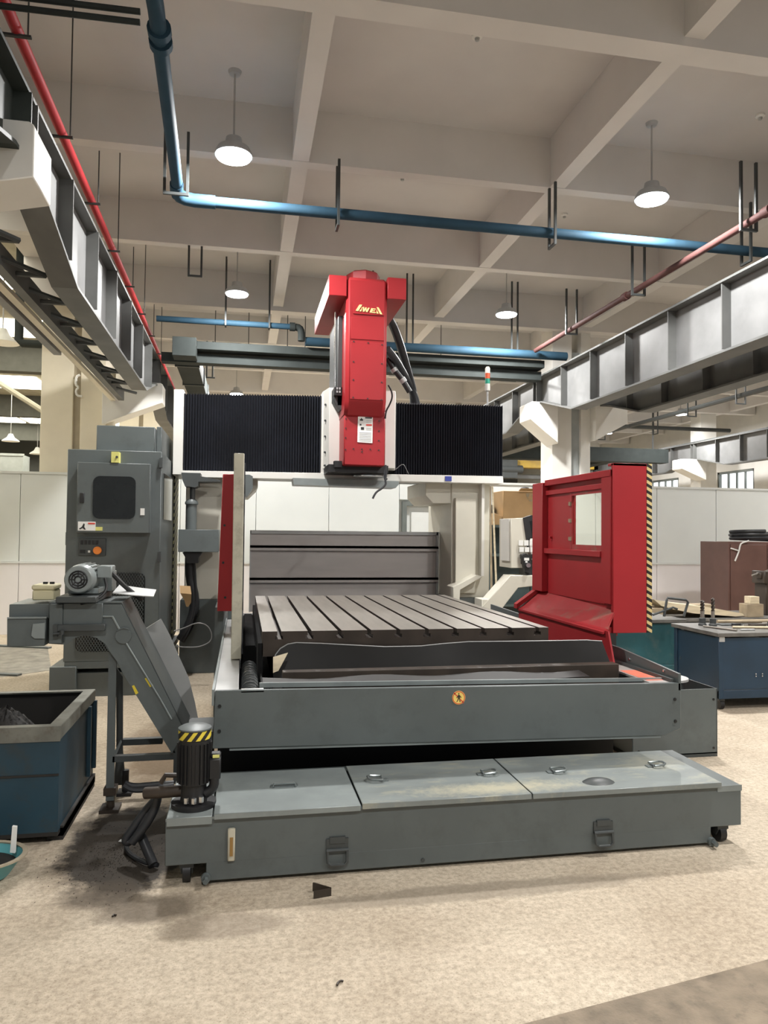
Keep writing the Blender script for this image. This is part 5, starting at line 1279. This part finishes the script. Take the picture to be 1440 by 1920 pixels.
def rod_item(p, q, r, m, l):
    o = obj('rod', B().cyl(p, q, r, n=10), m); tag(o, l, 'rod', 'rods and sticks on the carts')
rod_item((3.42, 7.40, .673), (4.25, 7.52, .673), .012, 'steel', 'round steel bar at the back of the teal cart')
rod_item((3.8, 7.72, .675), (4.45, 7.66, .675), .014, 'wood_dark', 'dark handle lying between saw and drills')
rod_item((4.62, 6.59, .709), (5.3, 6.57, .709), .018, 'wood_dark', 'brown wooden shaft at the back of the dark cart')
rod_item((4.52, 6.22, .703), (5.0, 6.12, .703), .012, 'wood', 'pale stick lying along the dark cart front')
rod_item((4.30, 6.34, .70), (4.42, 6.02, .70), .009, 'steel', 'thin steel rod lying aslant on the dark cart')
rod_item((4.75, 6.02, .701), (5.05, 6.0, .701), .010, 'alu', 'bright rod at the very front of the dark cart')
rod_item((5.1, 6.35, .707), (5.4, 6.08, .707), .016, 'wood', 'pale fibrous stick at the right front of cart')
item('steel_plate', 'dark flat steel plate under the drills on the dark cart', 'plate', B().box(4.55, 4.78, 6.42, 6.55, .691, .70), 'dark_steel', None, .002)
item('wrench', 'grey open wrench in the middle of the dark cart', 'wrench', B().prism([(4.72, 6.33), (4.80, 6.29), (5.0, 6.38), (5.06, 6.36), (5.10, 6.40), (5.05, 6.43), (5.08, 6.47), (5.02, 6.46), (4.99, 6.42), (4.79, 6.33), (4.74, 6.36)], 'z', .691, .712), 'steel')
item('flat_tray', 'pale flat sheet sticking out below the striped guard edge', 'sheet', B().prism([(3.36, 7.20), (3.9, 7.22), (3.9, 7.28), (3.36, 7.28)], 'z', .661, .667), 'greyl')

# brown cabinet with straps by the partition
bc = thing('brown_cabinet', 'dark brown steel cabinet by the white partition at the right edge', 'cabinet', (7.1, 10.3, 0))
bcx = 7.203
obj('body', B().box(bcx, bcx + 1.3, 10.0, 10.7, .05, 1.472), 'brown_cab', bc, .006)
obj('door', B().box(bcx + .03, bcx + .64, 9.985, 10.0, .1, 1.472 - .04), 'brown_cab', bc, .003)
obj('door', B().box(bcx + .66, bcx + 1.27, 9.985, 10.0, .1, 1.472 - .04), 'brown_cab', bc, .003)
zt2 = 1.472
item('coiled_cable', 'dark coil lying on top of the brown cabinet', 'coil', B().tube([(bcx + .62 + .34 * math.cos(a * .5) , 10.3 + .22 * math.sin(a * .5), zt2 + .03 + .004 * a) for a in range(0, 36)], .026, 8), 'hose')
item('white_strap', 'thin white strap hanging down the brown cabinet front', 'strap', B().tube([(7.527, 9.97, 1.489), (7.4, 9.97, 1.456), (7.373, 9.97, 1.407), (7.363, 9.97, 1.343), (7.327, 9.97, 1.262), (7.291, 9.97, 1.182)], .012, 6, 1).tube([(7.22, 9.97, 1.374), (7.363, 9.97, 1.335)], .010, 6), 'white')

# shelf rack, carton and broom behind the gantry
sh = thing('steel_rack', 'dark green steel rack behind the operator console', 'rack', (3.95, 10.7, 0))
rx0, rx1 = 3.636, 4.675
zsh = 1.687; zs2 = 1.253
for z in (zsh, zs2, .5, .12): obj('shelf', B().box(rx0, rx1, 10.6, 11.2, z - .035, z), 'paint_can', sh)
for xx in (rx0, rx1 - .04):
    for yy in (10.6, 11.16): obj('post', B().box(xx, xx + .04, yy, yy + .04, 0, zsh), 'paint_can', sh)
obj('back_sheet', B().box(rx0, rx1, 11.185, 11.2, .1, zsh), 'paint_can', sh)
obj('side_sheet', B().box(rx0 - .004, rx0, 10.62, 11.18, .1, zs2 + .1), 'cart_teal', sh)
cbx = thing('carton', 'brown cardboard carton with printed symbols on top of the rack', 'box', (4.1, 10.9, zsh))
k0, k1, kz = 3.862, 4.696, 2.209
obj('body', B().box(k0, k1, 10.65, 11.15, zsh + .002, kz), 'card', cbx, .004)
obj('flap', B().prism([(10.65, kz), (10.55, kz + .03), (10.55, kz + .038), (10.65, kz + .008)], 'x', k0 + .25, k1), 'card', cbx)
g2 = B().prism([(4.227, 2.177), (4.287, 2.179), (4.279, 2.13), (4.262, 2.121), (4.262, 2.105), (4.279, 2.097), (4.236, 2.096), (4.253, 2.105), (4.253, 2.121), (4.236, 2.129)], 'y', 10.644, 10.65)
g2.prism([(4.313, 2.138), (4.33, 2.163), (4.365, 2.172), (4.391, 2.156), (4.399, 2.14)], 'y', 10.644, 10.65).prism([(4.348, 2.139), (4.356, 2.139), (4.356, 2.107), (4.348, 2.106)], 'y', 10.644, 10.65)
for u in (992, 996, 1000, 1004): g2.box(4.279 + (u - 992) * .0078, 4.279 + (u - 992) * .0078 + .02, 10.645, 10.65, 2.057, 2.082)
obj('printed_symbols', g2, 'wood_dark', cbx)
item('black_cap', 'dark rounded cap lying on top of the cardboard carton', 'cap', B().lathe([(.09, 0), (.085, .03), (.06, .06), (.02, .07)], (4.27, 10.8, kz + .003), 18, 1.0, .8), 'black')
item('paper_carton', 'small cream carton tilted between the broom and brown carton', 'box', B().prism([(3.717, 1.868), (3.835, 1.822), (3.819, 1.693), (3.693, 1.692)], 'y', 10.62, 10.80), 'card', None, .003)
item('wire_tangle', 'tangle of dark cable left of the brown carton', 'cable', B().tube([(3.771 + .05 * math.cos(a * .9) + .02 * math.cos(a * 2.3), 11.0 + .08 * math.sin(a * .9), zsh + .03 + .30 * ((a * .137) % 1)) for a in range(70)], .010, 6), 'black')
item('broom_stick', 'bamboo pole leaning beside the right gantry column', 'pole', B().cyl((3.432, 9.9, 2.221), (3.363, 9.4, .0), .014, n=8), 'wood', 'poles beside the gantry')
item('broom_stick', 'darker wooden pole leaning left of the bamboo pole', 'pole', B().cyl((3.4, 9.9, 2.22), (3.323, 9.55, .0), .016, n=8), 'wood_dark', 'poles beside the gantry')
item('metal_cup', 'small bright metal cup on the lower rack shelf', 'cup', B().lathe([(.035, 0), (.045, .09), (.03, .1)], (3.962, 10.75, zs2 + .001), 14), 'chrome')
tag(obj('switch_box', B().box(3.62, 3.72, 11.70, 11.788, 1.3, 1.42), 'trimw', None, .004), 'small white switch box on the partition beside the door', 'switch')

# more clutter on the dark cart
random.seed(11)
for k, (x, y, lx, ly, h, m, nm, l) in enumerate((
    (4.72, 6.22, .16, .05, .035, 'brown_bar', 'steel_block', 'rusty flat steel block in the middle of the dark cart'),
    (4.95, 6.24, .10, .06, .05, 'dark_steel', 'steel_block', 'dark square steel block right of the rusty flat one'),
    (5.18, 6.47, .22, .05, .03, 'wood_dark', 'wood_strip', 'brown wood strip at the back of the dark cart'),
    (4.50, 6.06, .14, .03, .012, 'alu', 'steel_strip', 'bright thin strip at the front left of the dark cart'),
    (4.60, 6.31, .08, .04, .03, 'black', 'rubber_pad', 'black rubber pad in front of the drills'))):
    item(nm, l, 'block' if 'block' in nm else 'strip' if 'strip' in nm else 'pad', B().box(x, x + lx, y, y + ly, .6915, .6915 + h), m, None, .003)
